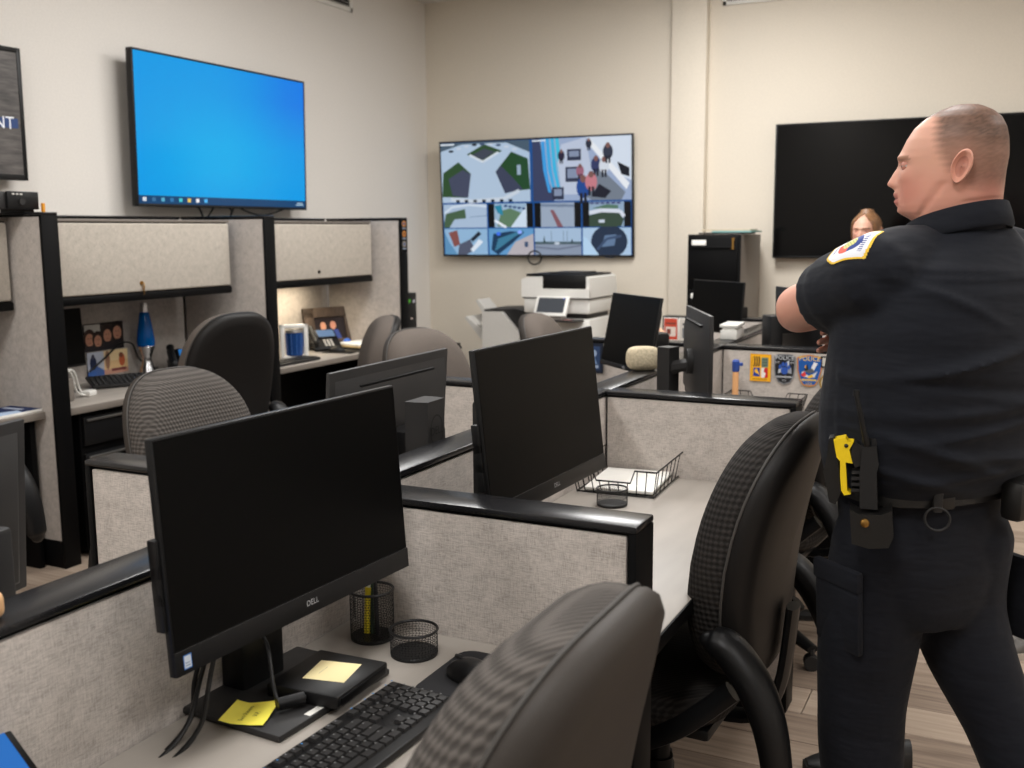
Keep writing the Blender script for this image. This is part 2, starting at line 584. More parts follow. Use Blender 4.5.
cabinet(3.345, 4.695, 'grey cloth overhead cabinet with brass keys above the lava lamp', (-.02, .085, 1))
c2 = cabinet(4.855, 6.155, 'grey cloth overhead cabinet with black lock above the lit desk', (.02, .085, 0))
lf = MB().bx(.12, .2, -.45, .45, -.022, -.004, .004).build('task_light', M['offwhite'], c2)
l = lamp(-4.36, 5.5, 1.172, .06, .8, 5.0, (1, .86, .64), 170)
l.name = 'task_lamp'
l.rotation_euler = (0, math.radians(10), 0)

def desk(label, x0, x1, y0, y1, edge, legs=True):
    """worktop with its supports; edge = side of the front edge (-1 west, 1 east)"""
    t = thing('desk', label, 'desk', ((x0 + x1) / 2, (y0 + y1) / 2, 0))
    a, b = (x1 - x0) / 2, (y1 - y0) / 2
    MB().bx(-a, a, -b, b, .71, .74, .004).build('desktop', M['lam'], t)
    MB().bx(edge * (a - .002), edge * (a + .004), -b, b, .706, .7385, .002).build('edge_band', M['blacktrim'] if x0 > -2 else M['cabgrey'], t)
    for sg in (-1, 1):
        MB().bx(-a + .03, a - .05, sg * (b - .045), sg * (b - .015), 0, .709, .003).build('support_panel', M['blacktrim'], t)
    MB().bx(-edge * (a - .02), -edge * (a - .04), -b + .05, b - .05, .3, .7, .002).build('modesty_panel', M['blacktrim'], t)
    return t
EX0, EX1 = -1.216, -.606
dl = ['grey laminate desk under the nearest keyboard', 'grey laminate desk with the wire paper tray', 'grey laminate desk below the police patches', 'far grey laminate desk behind the police patches']
wl = ['desk left of the nearest partition under the big monitor edge', 'desk under the monitor seen from the back', 'desk under the tilted monitor by the sponge', 'desk with the papers near the filing cabinet']
for i in range(4):
    desk(dl[i], EX0, EX1, (ys[i] if i == 0 else ys[i] + .052), ys[i + 1] - .052, 1)
    desk(wl[i], -1.93, -1.322, ys[i] + (.0, .052, .052, .09)[i], ys[i + 1] - .066, -1)
desk('wall workstation desk with magazines at the left edge', -4.528, -3.96, YE[0] + .05, YE[1] - .048, 1)
desk('wall workstation desk with the lava lamp', -4.528, -3.92, YE[1] + .048, YE[2] - .048, 1)
desk('wall workstation desk lit by the warm task light', -4.528, -3.92, YE[2] + .048, YE[3] - .048, 1)

t = thing('drawer_pedestal', 'black drawer pedestal under the lava lamp desk', 'drawers', (-4.22, 3.72, 0))
MB().bx(-.25, .255, -.285, .285, .02, .707, .005).build('body', M['blacktrim'], t)
z = .05
for hgt in (.28, .15, .15):
    d = MB().bx(.25, .275, -.275, .275, z, z + hgt - .012, .004).build('drawer', M['plastic'], t)
    MB().bx(.272, .284, -.26, .26, z + hgt - .034, z + hgt - .022, .003).build('drawer_pull', M['steel'], d)
    z += hgt + .03
# ------------------------------------------------------------------ televisions
def television(label, c, xa, tilt, w, h, thick, screen, bez=.012, name='television', cable=None):
    """flat panel centred at c; xa = direction to the right seen from the front; tilt leans the top forward"""
    t = thing(name, label, 'screen', c)
    xa = Vector(xa).normalized()
    ya = (Vector((0, 0, 1)))
    na = xa.cross(ya)
    ya = (ya * math.cos(tilt) + na * math.sin(tilt)).normalized()
    F = frame((0, 0, 0), xa, ya)
    b = MB().box((0, 0, -thick / 2), (w, h, thick), .004, M=F)
    b.box((0, .02, -thick - .006), (w * .7, h * .5, .02), .008, M=F)
    b.build('housing', M['plastic'], t)
    f = MB()
    for q in ((-w / 2, -w / 2 + bez, -h / 2, h / 2), (w / 2 - bez, w / 2, -h / 2, h / 2), (-w / 2, w / 2, h / 2 - bez, h / 2), (-w / 2, w / 2, -h / 2, -h / 2 + bez * 1.3)):
        f.bx(q[0], q[1], q[2], q[3], -.004, .004, .0015, M=F)
    f.build('bezel', M['plastic'], t)
    screen(t, F, w - 2 * bez, h - 2.3 * bez)
    MB().box((0, 0, -thick - .02), (.3, .25, .04), .005, M=F).build('wall_bracket', M['blacktrim'], t)
    return t, F

def c8(r, g, b, k=1.0):
    q = srgb(r, g, b)
    return (q[0] * k, q[1] * k, q[2] * k, 1)

def blue_screen(t, F, w, h):
    p = Print(w, h)
    A, B, Cc, D = c8(0, 150, 232), c8(4, 124, 226), c8(8, 160, 226), c8(0, 170, 238)
    nx, ny = 8, 5
    def g(x, y):
        f = math.exp(-((x - .45) ** 2 / .12 + (y - .35) ** 2 / .12))
        q = math.exp(-((x - 1) ** 2 / .1 + (y - .9) ** 2 / .1))
        return c8(0, 152 + 20 * f - 34 * q, 228 + 6 * f)
    p.l = 1
    for i in range(nx):
        for j in range(ny):
            x0, x1, y0, y1 = i / nx, (i + 1) / nx, .055 + .945 * j / ny, .055 + .945 * (j + 1) / ny
            p.poly([(x0, y0), (x1, y0), (x1, y1), (x0, y1)], [g(x0, y0), g(x1, y0), g(x1, y1), g(x0, y1)], 1)
    p.l = 2
    p.rect(0, 0, 1, .055, c8(16, 66, 110))
    for i, c in enumerate(((240, 245, 250), (60, 110, 150), (90, 170, 200), (50, 120, 170), (70, 200, 210), (235, 200, 90), (240, 240, 245), (80, 180, 240))):
        x = .02 + i * .0465
        p.rect(x, .016, x + .018, .042, c8(*c))
        if i == 0:
            p.rect(x + .008, .016, x + .0095, .042, c8(16, 66, 110))
            p.rect(x, .028, x + .018, .03, c8(16, 66, 110))
    p.rect(.93, .016, .985, .024, c8(170, 200, 220))
    p.rect(.94, .03, .98, .038, c8(170, 200, 220))
    p.build('screen', M['lit'], t, F @ T(0, .003, .001))
t, F = television('wall television showing a plain bright blue desktop', (-4.46, 5.138, 2.122), (0, 1, 0), .02, 1.54, .862, .04, blue_screen)
cb = MB()
for y0, y1, dz in ((-.3, -.1, .1), (-.02, .08, .08), (.1, .6, .07)):
    cb.tube(spline([(-.05, y0, -.40), (-.03, y0 + .05, -.44), (-.04, (y0 + y1) / 2, -.40 - dz), (-.05, y1, -.42)], 5), .006, 6)
cb.build('cables', M['wire'], t)

def cctv(t, F, w, h):
    """ten camera views; every view is a part of its own"""
    rnd = random.Random(3)
    def view(x0, y0, x1, y1, draw, letter=False):
        p = Print((x1 - x0) * w, (y1 - y0) * h)
        if letter:
            p.rect(0, 0, 1, 1, c8(6, 8, 12))
        draw(p)
        p.build('camera_view', M['lit'], t, F @ T(((x0 + x1) / 2 - .5) * w, ((y0 + y1) / 2 - .5) * h, .0018))
    bg = Print(w, h, c8(24, 76, 140))
    bg.build('screen', M['lit'], t, F @ T(0, .003, .0005))
    SKY, PAVE, GRASS, DK = c8(150, 178, 205), c8(178, 196, 216), c8(44, 74, 44), c8(48, 58, 78)
    def plaza(p):
        p.rect(0, 0, 1, 1, c8(170, 190, 212))
        p.poly([(0, .86), (0, 1), (1, 1), (1, .8), (.75, .97), (.25, .97)], c8(70, 88, 104))
        p.poly([(0, .1), (.02, .5), (.2, .68), (.34, .48), (.3, .08)], GRASS)
        p.poly([(.12, .12), (.08, .4), (.25, .55), (.34, .47), (.3, .08)], c8(64, 70, 92))
        p.poly([(.62, .5), (.8, .82), (.98, .7), (1, .2), (.72, .16)], c8(34, 70, 38))
        p.poly([(.62, .5), (.68, .6), (.82, .38), (.92, .2), (.72, .14)], c8(58, 64, 86))
        p.poly([(.3, .8), (.5, .96), (.7, .84), (.48, .66)], GRASS)
        p.poly([(.36, .79), (.5, .89), (.62, .83), (.48, .7)], c8(60, 66, 80))
        p.line([(.33, .79), (.48, .67), (.66, .82)], .018, c8(206, 214, 224))
        p.line([(.1, .06), (.35, .02), (.7, .05), (.88, .18)], .03, c8(196, 206, 218))
        p.rect(.86, .44, .9, .6, c8(150, 170, 190))
        for i in range(9):
            p.oval(.12 + i * .09, .93 - .10 * ((i - 4) / 4.0) ** 2 + .03, .03, .02, c8(*rnd.choice([(30, 36, 46), (60, 80, 110), (190, 200, 214)])))
        for i in range(7):
            p.rect(.16 + i * .1, .0, .2 + i * .1, .045, c8(22, 30, 40))
        p.rect(0, .96, .16, .985, c8(220, 228, 236))
    def lobby(p):
        p.rect(0, 0, 1, 1, c8(150, 166, 196))
        p.poly([(0, 0), (0, 1), (.08, 1), (.12, .55), (.22, .06), (.22, 0)], c8(56, 62, 92))
        for i in range(4):
            x = .09 + i * .05
            p.poly([(x, 1), (x + .035, 1), (x + .06, .5), (x + .1, .14), (x + .07, .14), (x + .02, .5)], c8(60, 150 + 12 * i, 216))
        p.poly([(.3, .1), (.26, .6), (.3, .9), (.55, 1), (.6, .5), (.8, .1)], c8(182, 192, 212))
        p.poly([(.55, 1), (1, 1), (1, .3), (.92, .36)], c8(206, 216, 230))
        p.poly([(.56, .92), (.6, .96), (.98, .26), (.95, .16)], c8(226, 230, 236))
        p.poly([(.52, .1), (.64, .5), (.7, .5), (.94, .12), (.9, 0), (.6, 0)], c8(112, 122, 136))
        p.poly([(.86, .6), (.98, .5), (.98, .36), (.9, .4)], c8(18, 22, 34))
        for x0, y0, x1, y1 in ((.36, .64, .5, .82), (.34, .3, .5, .54), (.2, .02, .32, .22)):
            p.rect(x0, y0, x1, y1, c8(44, 50, 72))
            p.rect(x0 + .02, y0 + .06, x1 - .02, y1 - .03, c8(128, 140, 166))
        for x, y, s, c in ((.3, .68, .035, (40, 32, 54)), (.65, .5, .05, (48, 56, 96)), (.73, .48, .05, (206, 212, 222)), (.49, .42, .04, (150, 96, 116)), (.52, .12, .07, (30, 70, 140)), (.6, .22, .06, (190, 120, 130)), (.77, .7, .05, (46, 52, 70)), (.58, .86, .03, (40, 44, 60))):
            p.oval(x, y + s * 1.2, s, s * 2.4, c8(*c))
            p.oval(x, y + s * 3.2, s * .45, s * .9, c8(120, 84, 80))
            p.rect(x - s * .5, y - s * 2.4, x - s * .1, y, c8(26, 28, 40))
            p.rect(x + s * .1, y - s * 2.4, x + s * .5, y, c8(26, 28, 40))
        p.poly([(.6, .06), (.68, .26), (.8, .14), (.74, .03)], c8(28, 30, 44))
        p.rect(0, .965, .14, .985, c8(220, 228, 236))
    def lawn(p):
        p.rect(0, 0, 1, 1, c8(164, 184, 208))
        p.poly([(0, .2), (.05, .6), (.5, .8), (.52, .4), (.25, .36), (.12, 0), (0, 0)], c8(66, 92, 68))
        p.line([(.02, .62), (.2, .88), (.6, .98), (1, .9)], .02, c8(200, 212, 226))
        p.line([(.6, .45), (1, .5)], .006, c8(120, 140, 170))
    def court(p):
        p.rect(.14, 0, .86, 1, c8(150, 176, 200))
        p.poly([(.2, .05), (.3, .7), (.5, .8), (.75, .6), (.55, 0)], c8(92, 122, 96))
        p.poly([(.5, 0), (.86, .9), (.86, 0)], c8(200, 216, 232))
        p.poly([(.14, .9), (.3, .95), (.34, .5), (.22, .6)], c8(40, 130, 160))
        p.line([(.14, .3), (.4, 0)], .02, c8(226, 232, 240))
        for i in range(5):
            p.oval(.4 + i * .1, .9 - i * .03, .04, .05, c8(30, 60, 110))
    def street(p):
        p.rect(.14, 0, .86, 1, c8(150, 164, 184))
        p.poly([(.34, .7), (.42, .7), (.62, 0), (.5, 0)], c8(128, 84, 92))
        p.rect(.5, .82, .68, .93, c8(30, 34, 48))
        p.line([(.14, .9), (.86, .86)], .02, c8(110, 126, 150))
    def curve(p):
        p.rect(.14, 0, .86, 1, c8(140, 164, 188))
        p.poly([(.14, 0), (.14, .46), (.4, .58), (.76, .54), (.86, .3), (.8, 0)], c8(54, 72, 60))
        p.poly([(.2, .74), (.5, .9), (.74, .86), (.74, .72)], c8(82, 116, 98))
        p.line([(.14, .56), (.4, .66), (.78, .62), (.86, .4)], .03, c8(208, 214, 226))
        p.rect(.34, .16, .46, .28, c8(196, 206, 220))
        for i in range(6):
            p.oval(.2 + i * .11, .95, .05, .04, c8(60, 60, 110))
    def hall(p):
        p.rect(0, 0, 1, 1, c8(140, 176, 208))
        p.poly([(.1, .85), (.3, .95), (.36, .4), (.22, .3)], c8(128, 76, 72))
        p.poly([(.3, .0), (.34, .4), (.6, .6), (.7, .2), (.5, 0)], c8(78, 84, 104))
        p.poly([(.6, .6), (.66, .5), (.86, .8), (.8, .9)], c8(24, 34, 48))
        p.poly([(.6, .2), (.8, .6), (.9, .5), (.66, .1)], c8(214, 224, 236))
        p.poly([(0, 0), (0, .9), (.1, .5), (.3, 0)], c8(90, 140, 180))
    def garage(p):
        p.rect(0, 0, 1, 1, c8(96, 150, 196))
        p.poly([(.05, .2), (.1, .8), (.5, .9), (.8, .85), (.5, .4), (.2, .0)], c8(26, 56, 86))
        for i in range(4):
            p.line([(.14 + i * .02, .2 + i * .12), (.66 + i * .04, .84 + i * .02)], .02, c8(60, 120, 150))
        p.poly([(.4, 0), (.6, .5), (1, .8), (1, 0)], c8(178, 172, 178))
        p.oval(.7, .86, .05, .07, c8(140, 170, 255))
        p.oval(.22, .8, .05, .07, c8(60, 110, 230))
        p.rect(.8, .3, .88, .5, c8(60, 80, 110))
    def road(p):
        p.rect(0, .46, 1, 1, c8(160, 184, 210))
        p.rect(0, 0, 1, .46, c8(134, 146, 166))
        p.rect(0, .4, 1, .5, c8(74, 92, 100))
        p.poly([(.18, .46), (.2, .74), (.23, .46)], c8(34, 60, 56))
        p.poly([(.78, .46), (.8, .62), (.83, .46)], c8(34, 50, 56))
        p.oval(.48, .44, .06, .05, c8(190, 200, 212))
        p.line([(0, .3), (.5, .22), (1, .36)], .015, c8(108, 118, 138))
        for x in (.36, .62, .7):
            p.line([(x, .46), (x, .9)], .006, c8(120, 138, 160))
    def dome(p):
        p.rect(0, 0, 1, 1, c8(168, 194, 220))
        p.oval(.55, .5, .38, .6, c8(36, 50, 72))
        p.poly([(.4, .3), (.46, .72), (.7, .76), (.66, .36)], c8(96, 120, 152))
        p.line([(.3, .2), (.5, .6), (.8, .7)], .02, c8(60, 78, 108))
        p.poly([(0, 0), (0, .7), (.1, .6), (.3, .1), (.34, 0)], c8(176, 206, 232))
    g = .004
    view(.0, .47, .485, 1, plaza)
    view(.5, .47, 1, 1, lobby)
    for i, d in enumerate((lawn, court, street, curve)):
        view(i * .25 + g, .245, (i + 1) * .25 - g, .455, d, True)
    for i, d in enumerate((hall, garage, road, dome)):
        view(i * .25 + g, .0, (i + 1) * .25 - g, .235, d)
t, F = television('wall screen showing ten security camera views above the copier', (-3.565, 7.70, 1.803), (1, .03, 0), .05, 1.68, .945, .035, cctv)
MB().tube([(-.0 + .06 * math.cos(a), .02, -.48 + .055 * math.sin(a)) for a in [i * PI / 10 for i in range(20)]], .007, 6, closed=True).build('cable_loop', M['wire'], t)

def dark(t, F, w, h):
    MB().bx(-w / 2, w / 2, -h / 2, h / 2, -.002, .001, M=F).build('screen', M['gloss'], t)
television('large dark television on the back wall behind the officer', (-.80, 7.703, 1.808), (1, 0, 0), .012, 1.68, .955, .035, dark)

def wood_sign(t, F, w, h):
    m = mat('weathered_boards', srgb(70, 66, 64), .5)
    q = N(m)
    f = q.noise(q.coord('Object', (1, 1.2, 9)), 5, 5, .6)
    q.to(q.ramp(f, [(.3, srgb(52, 49, 48)), (.7, srgb(104, 99, 96))]), 'Base Color')
    MB().bx(-w / 2, w / 2, -h / 2, h / 2, -.002, .001, M=F).build('picture', m, t)
    p = Print(w, h)
    p.rect(.3, .385, .985, .465, c8(50, 72, 120))
    p.text('ENT', .965, .42, .085, c8(235, 238, 245), 'RIGHT')
    p.build('lettering', M['print'], t, F @ T(0, 0, .0012))
television('dark framed wall sign with weathered boards and white ENT lettering', (-4.50, 3.16, 2.125), (0, 1, 0), .01, 1.06, .64, .04, wood_sign, .022, 'wall_sign')

# ------------------------------------------------------------------ desktop monitors
def monitor(label, pos, yaw, w, h, lift, tilt=.07, chin=.03, stand='column', back=.0, side=False, arm=None, logo=False, name='monitor', thick=.05, ledge=None):
    """pos = foot on the desk, front of the panel looks along local +X; lift = height of the panel centre over pos"""
    t = thing(name, label, 'monitor', pos, yaw)
    F = frame((0, 0, lift), (0, 1, 0), Vector((-math.sin(tilt), 0, math.cos(tilt))))
    hz = MB().box((0, 0, -.007), (w, h, .014), .003, M=F)
    o = [(-w * .47, -h * .46), (w * .47, -h * .46), (w * .47, h * .44), (-w * .47, h * .44)]
    i_ = [(-w * .38, -h * .38), (w * .38, -h * .38), (w * .38, h * .3), (-w * .38, h * .3)]
    bc = MB()
    bc.add([(a, b, -.012) for a, b in o] + [(a, b, -thick) for a, b in i_], [(0, 1, 5, 4), (1, 2, 6, 5), (2, 3, 7, 6), (3, 0, 4, 7), (4, 5, 6, 7)][::1], M=F)
    bc.f[-5:] = [tuple(reversed(f)) for f in bc.f[-5:]]
    bc.build('back_cover', M['plastic2'] if back else M['plastic'], t, smooth=80)
    hz.build('housing', M['plastic2'] if back else M['plastic'], t)
    MB().bx(-w / 2 + .004, w / 2 - .004, -h / 2 + chin, h / 2 - .004, -.002, .0008, M=F).build('screen', M['screen'], t)
    if chin > .02:
        MB().bx(-w / 2 + .001, w / 2 - .001, -h / 2 + .001, -h / 2 + chin - .002, -.002, .0022, .001, M=F).build('chin', M['plastic'], t)
        MB().bx(-w / 2 + .004, w / 2 - .004, -h / 2 + chin - .0035, -h / 2 + chin - .002, -.001, .0016, M=F).build('trim_strip', M['steel'], t)
        p = Print(.05, .02)
        p.text('DELL', .5, .5, .014, c8(170, 170, 172))
        p.build('lettering', M['print'], t, F @ T(.01, -h / 2 + chin * .5, .0024))
    if back:
        MB().bx(-w * .32, w * .32, h * .36, h * .385, -.03, -.012, .004, M=F @ T(0, 0, -.003)).build('vent_slot', M['blacktrim'], t)
    if side:
        b = MB()
        for q in (-.22, -.11, .0):
            b.bx(-w / 2 - .006, -w / 2 + .012, q * h - .03, q * h + .03, -.024, -.006, .002, M=F)
        b.build('port_strip', M['plastic'], t)
    if stand == 'column':
        s = MB().bx(-.17, -.105, -.055, .055, .004, lift + .03, .008)
        s.bx(-.11, -.03, -.04, .04, lift - .06, lift + .04, .01)
        s.build('stand_column', M['plastic2'] if back else M['plastic'], t)
        MB().bx(-.2, .06, -.13, .13, 0, .012, .004).build('stand_foot', M['plastic'], t)
    if stand == 'plate':
        s = MB().bx(-.155, -.10, .0 - .045, .06, .006, lift + .03, .008)
        s.bx(-.11, -.03, -.04, .05, lift - .06, lift + .04, .01)
        s.build('stand_column', M['plastic'], t)
        MB().bx(-.155, .065, -.14, .155, 0, .0125, .004).build('stand_foot', M['plastic2'], t)
        p = Print(.085, .013, c8(216, 214, 208))
        p.text('UTC2018', .5, .5, .009, c8(90, 90, 92))
        p.build('label_strip', M['print'], t, frame((.055, -.02, .0127), (0, 1, 0), (-1, 0, 0)))
    if stand == 'tower':
        TY, TW = (.085, .8) if back else (.02, .5)
        TX = -.20 if back else -.14
        s = MB().prism([(TX, -.055 * TW + TY), (TX, .055 * TW + TY), (TX + .03, .065 * TW + TY), (TX + .08 * TW, .065 * TW + TY), (TX + .08 * TW, -.065 * TW + TY), (TX + .03, -.065 * TW + TY)], .006, lift + (.09 if back else .0))
        s.build('stand_tower', M['plastic2'], t)
        b = MB().bx(-.16, -.03, -.045, .09, lift - .07, lift + .0, .012)
        b.build('stand_neck', M['plastic'], t)
        MB().bx(-.205, .05, -.12, .14, 0, .012, .004).build('stand_foot', M['plastic'], t)
        if logo:
            p = Print(.085, .12)
            ring = [(.5 + .38 * math.cos(a), .5 + .34 * math.sin(a)) for a in [i * PI / 14 for i in range(29)]]
            p.line(ring, .004, c8(22, 22, 23))
            p.text('DELL', .5, .5, .03, c8(22, 22, 23))
            p.build('logo', M['print'], t, frame((-.2003, TY, lift + .01), (0, -1, 0), (0, 0, 1)))
    return t, F
DZ = .74
m1, F1 = monitor('large black all-in-one computer on the nearest desk with a yellow note at its foot', (-1.065, 1.36, DZ), -.06, .586, .355, .334, .071, .040, 'plate', side=True, name='desktop_computer')
p = Print(.016, .022, c8(60, 110, 180))
p.rect(.1, .08, .9, .92, c8(205, 214, 224))
p.rect(.2, .2, .8, .28, c8(120, 140, 170))
p.rect(.2, .4, .8, .46, c8(120, 140, 170))
p.build('sticker', M['print'], m1, F1 @ T(-.27, -.158, .0026))
cb = MB()
for k, (dx, dy) in enumerate(((0, 0), (.02, .01), (-.012, .02))):
    cb.tube(spline([(-.13 + dx * .3, -.05, .2), (-.10 + dx, -.14, .08), (-.08 + dx, -.2 + dy, .015), (-.06 + dx, -.32 + dy, -.012), (-.03 + dx * 2, -.46, -.015)], 7), .0042, 7)
cb.build('cables', M['wire'], m1)
monitor('black all-in-one computer on the second desk behind the nearest partition', (-.955, 2.135, DZ + .012), -.03, .6, .365, .368, .11, .04, 'column', side=True, name='desktop_computer')
monitor('dark monitor with a slotted back and an oval logo on its stand', (-1.55, 2.385, DZ), PI + .02, .61, .36, .275, .07, .03, 'tower', back=1, logo=True)
monitor('dark monitor back cut by the left edge of the photo', (-1.53, .965, DZ), PI + .20, .54, .31, .325, .07, .03, 'column', back=1)
monitor('tilted black monitor behind the beige sponge', (-1.565, 4.40, DZ), -2.33, .47, .34, .345, .19, .022, 'tower')
monitor('black monitor in front of the filing cabinet', (-1.53, 5.75, DZ), -2.2, .44, .29, .37, .08, .01, 'tower')
ma, Fa = monitor('grey-backed slim monitor on a clamp arm seen from its side', (-1.0, 3.56, DZ), .44, .51, .325, .357, .0, .01, None, back=1, thick=.03)
MB().tube([(-.105, .06, 0), (-.105, .06, .385)], .042, 4, sq=(1.0, .9)).build('arm_post', M['plastic2'], ma)
MB().tube([(-.105, .06, .30), (-.08, .04, .315), (-.03, .0, .33)], .024, 8).cyl((-.05, 0, .34), (-.012, 0, .34), .045, n=20).build('monitor_arm', M['plastic2'], ma)
MB().bx(-.165, -.045, .0, .12, 0, .02, .004).build('clamp', M['plastic'], ma)
monitor('black monitor standing behind the officer\'s bare elbow', (-.95, 5.12, DZ), .62, .5, .31, .36, .03, .01, 'column', thick=.035)
mw, Fw = monitor('black monitor at the left end of the lava lamp desk', (-4.35, 3.61, DZ), .08, .48, .3, .27, .05, .012, 'column')
p = Print(.16, .2, c8(24, 26, 30))
for q in range(14):
    p.oval(.2 + .07 * (q % 5) + .1 * random.random(), .55 + .42 * random.random(), .07, .05, c8(*random.choice([(190, 170, 50), (120, 130, 40), (210, 200, 120)])), 8)
p.rect(.1, .08, .9, .5, c8(40, 66, 130))
p.oval(.5, .14, .2, .06, c8(190, 200, 220), 10)
p.build('wallpaper', M['print'], mw, Fw @ T(-.10, .02, .0012))
monitor('monitor at the near end of the lit desk mostly hidden by the tall partition', (-4.30, 5.11, DZ), .15, .46, .29, .26, .05, .012, 'column')

# tablet at the near corner of the nearest desk
t = thing('tablet', 'tablet with a blue screen leaning at the bottom left corner', 'tablet', (-1.17, .785, DZ), .05)
F = frame((0, 0, .075), (0, 1, 0), (-.7, 0, .7))
MB().box((0, 0, -.006), (.25, .18, .012), .004, M=F).build('housing', M['plastic'], t)
Print(.226, .156, c8(40, 110, 190)).build('screen', M['lit'], t, F @ T(0, 0, .0005))
MB().bx(-.11, -.02, -.1, .1, 0, .012, .003).tube([(-.1, 0, .01), (-.03, 0, .07)], .008, 6).build('stand', M['cabgrey'], t)
tag(MB().box((0, 0, .02), (.05, .05, .04), .012, seg=3).build('wooden_block', speckle('light_wood', srgb(224, 178, 130), .9, 1.08, 30, .5, .1), None, (-1.262, .905, 1.0105), (0, 0, .3)), 'small pale wooden block on the partition cap at the left edge', 'block')

# ------------------------------------------------------------------ things on the nearest desk
t = thing('optical_drive', 'slim black optical drive with a cream note on top', 'drive', (-1.05, 1.405, DZ + .0135), .03)
MB().box((0, 0, .0115), (.145, .16, .023), .004).build('drive_body', M['plastic'], t)
MB().bx(.071, .0745, -.07, .07, .004, .018, .002).build('drive_tray', M['blacktrim'], t)
nt = thing('sticky_note', 'cream paper note on top of the optical drive', 'note', (-1.045, 1.41, DZ + .037), .2)
p = Print(.078, .078, srgb(240, 224, 170))
p.line([(.25, .3), (.3, .7)], .0009, c8(170, 160, 130))
p.build('sheet', M['print'], nt, T(0, 0, 0))
# curled yellow note
t = thing('sticky_note', 'curled bright yellow note with handwriting at the foot of the computer', 'note', (-1.10, 1.255, DZ + .014), .3)
b = MB()
ng = 10
for i in range(ng + 1):
    for j in range(ng + 1):
        u_, v_ = i / ng - .5, j / ng - .5
        b.v.append((u_ * .076, v_ * .076, .0006 + .022 * max(0, -u_ - .15) ** 1.5 + .012 * max(0, v_ + u_ - .3) + .006 * max(0, u_ - .2)))
for i in range(ng):
    for j in range(ng):
        a = i * (ng + 1) + j
        b.f.append((a, a + ng + 1, a + ng + 2, a + 1)); b.k.append(0); b.c.append(None)
b.build('sheet', speckle('note_paper', srgb(236, 222, 80), .97, 1.02, 40, .8, .05), t)
p = Print(.076, .076)
p.text('Sara Stevens', .42, .5, .0105, c8(90, 84, 40), Mx=RZ(PI / 2))
p.text('V.P.', .66, .5, .0115, c8(90, 84, 40), Mx=RZ(PI / 2))
p.build('handwriting', M['print'], t, T(0, 0, .0011))
# usb lead with ferrite
t = thing('usb_cable', 'black cable with a ferrite core running to the optical drive', 'cable', (-1.075, 1.285, DZ + .015))
MB().tube(spline([(-.075, .06, .10), (-.04, .04, .085), (-.01, .015, .03), (.015, -.0, .012), (.03, .02, .012), (.036, .045, .012), (.03, .07, .012)], 8), .0036, 8).build('lead', M['wire'], t)
MB().cyl((.012, -.005, .0125), (.036, .035, .0125), .0105, n=16).build('ferrite_core', M['plastic'], t)
MB().bx(.02, .04, .04, .066, .006, .018, .003).build('plug', M['steel'], t)

def keyboard(label, loc, rz, legends=True):
    t = thing('keyboard', label, 'keyboard', loc, rz)
    W, D = .44, .145
    sl = RX(.03)
    b = MB().bx(-W / 2, W / 2, -D / 2, D / 2, 0, .014, .004, M=sl @ T(0, 0, .003))
    b.build('keyboard_body', M['plastic'], t)
    km = M['plastic2']
    cache = {}
    p = Print(W, D) if legends else None
    U = .0185
    def key(x, y, w):
        if w not in cache:
            m = MB()
            a, c, hh = w * U / 2 - .0012, U / 2 - .0014, .0058
            m.add([(-a, -c, 0), (a, -c, 0), (a, c, 0), (-a, c, 0), (-a + .0014, -c + .0014, hh), (a - .0014, -c + .0014, hh), (a - .0014, c - .0010, hh), (-a + .0014, c - .0010, hh)],
                  [(0, 1, 5, 4), (1, 2, 6, 5), (2, 3, 7, 6), (3, 0, 4, 7), (4, 5, 6, 7)])
            cache[w] = m.mesh('key', km, 0)
        o = link('key', cache[w], t)
        o.matrix_local = sl @ T(x, y, .0165)
        if p:
            p.rect((x - .002) / W + .5, (y + .001) / D + .5, (x + .001) / W + .5, (y + .0044) / D + .5, c8(110, 110, 110) if y < .05 else (c8(70, 130, 190) if random.random() < .5 else c8(130, 130, 134)))
    x0 = -W / 2 + .012
    rows = [(.056, [1, 0, 1, 1, 1, 1, .5, 1, 1, 1, 1, .5, 1, 1, 1, 1]), (.030, [1] * 13 + [2]), (.0115, [1.5] + [1] * 12 + [1.5]), (-.007, [1.75] + [1] * 11 + [2.25]), (-.0255, [2.25] + [1] * 10 + [2.75]), (-.044, [1.25, 1.25, 1.25, 6.25, 1.25, 1.25, 1.25, 1.25])]
    for y, ws in rows:
        x = x0
        for i, w in enumerate(ws):
            gap = (y > .05 and (i == 1 or w == .5))
            if not gap:
                key(x + w * U / 2, y, w)
            x += w * U
    xs = x0 + 15.25 * U
    for y in (.056, .030, .0115, -.044):
        for i in range(3):
            key(xs + (i + .5) * U, y, 1)
    key(xs + 1.5 * U, -.0255, 1)
    xs += 3.25 * U
    for y in (.056, .030, .0115, -.007, -.0255, -.044):
        for i in range(4):
            key(xs + (i + .5) * U, y, 1)
    if p:
        p.build('key_legends', M['print'], t, sl @ T(0, 0, .0226))
    return t
keyboard('black keyboard with blue marked keys on the nearest desk', (-.888, 1.234, DZ), PI / 2 - .04)

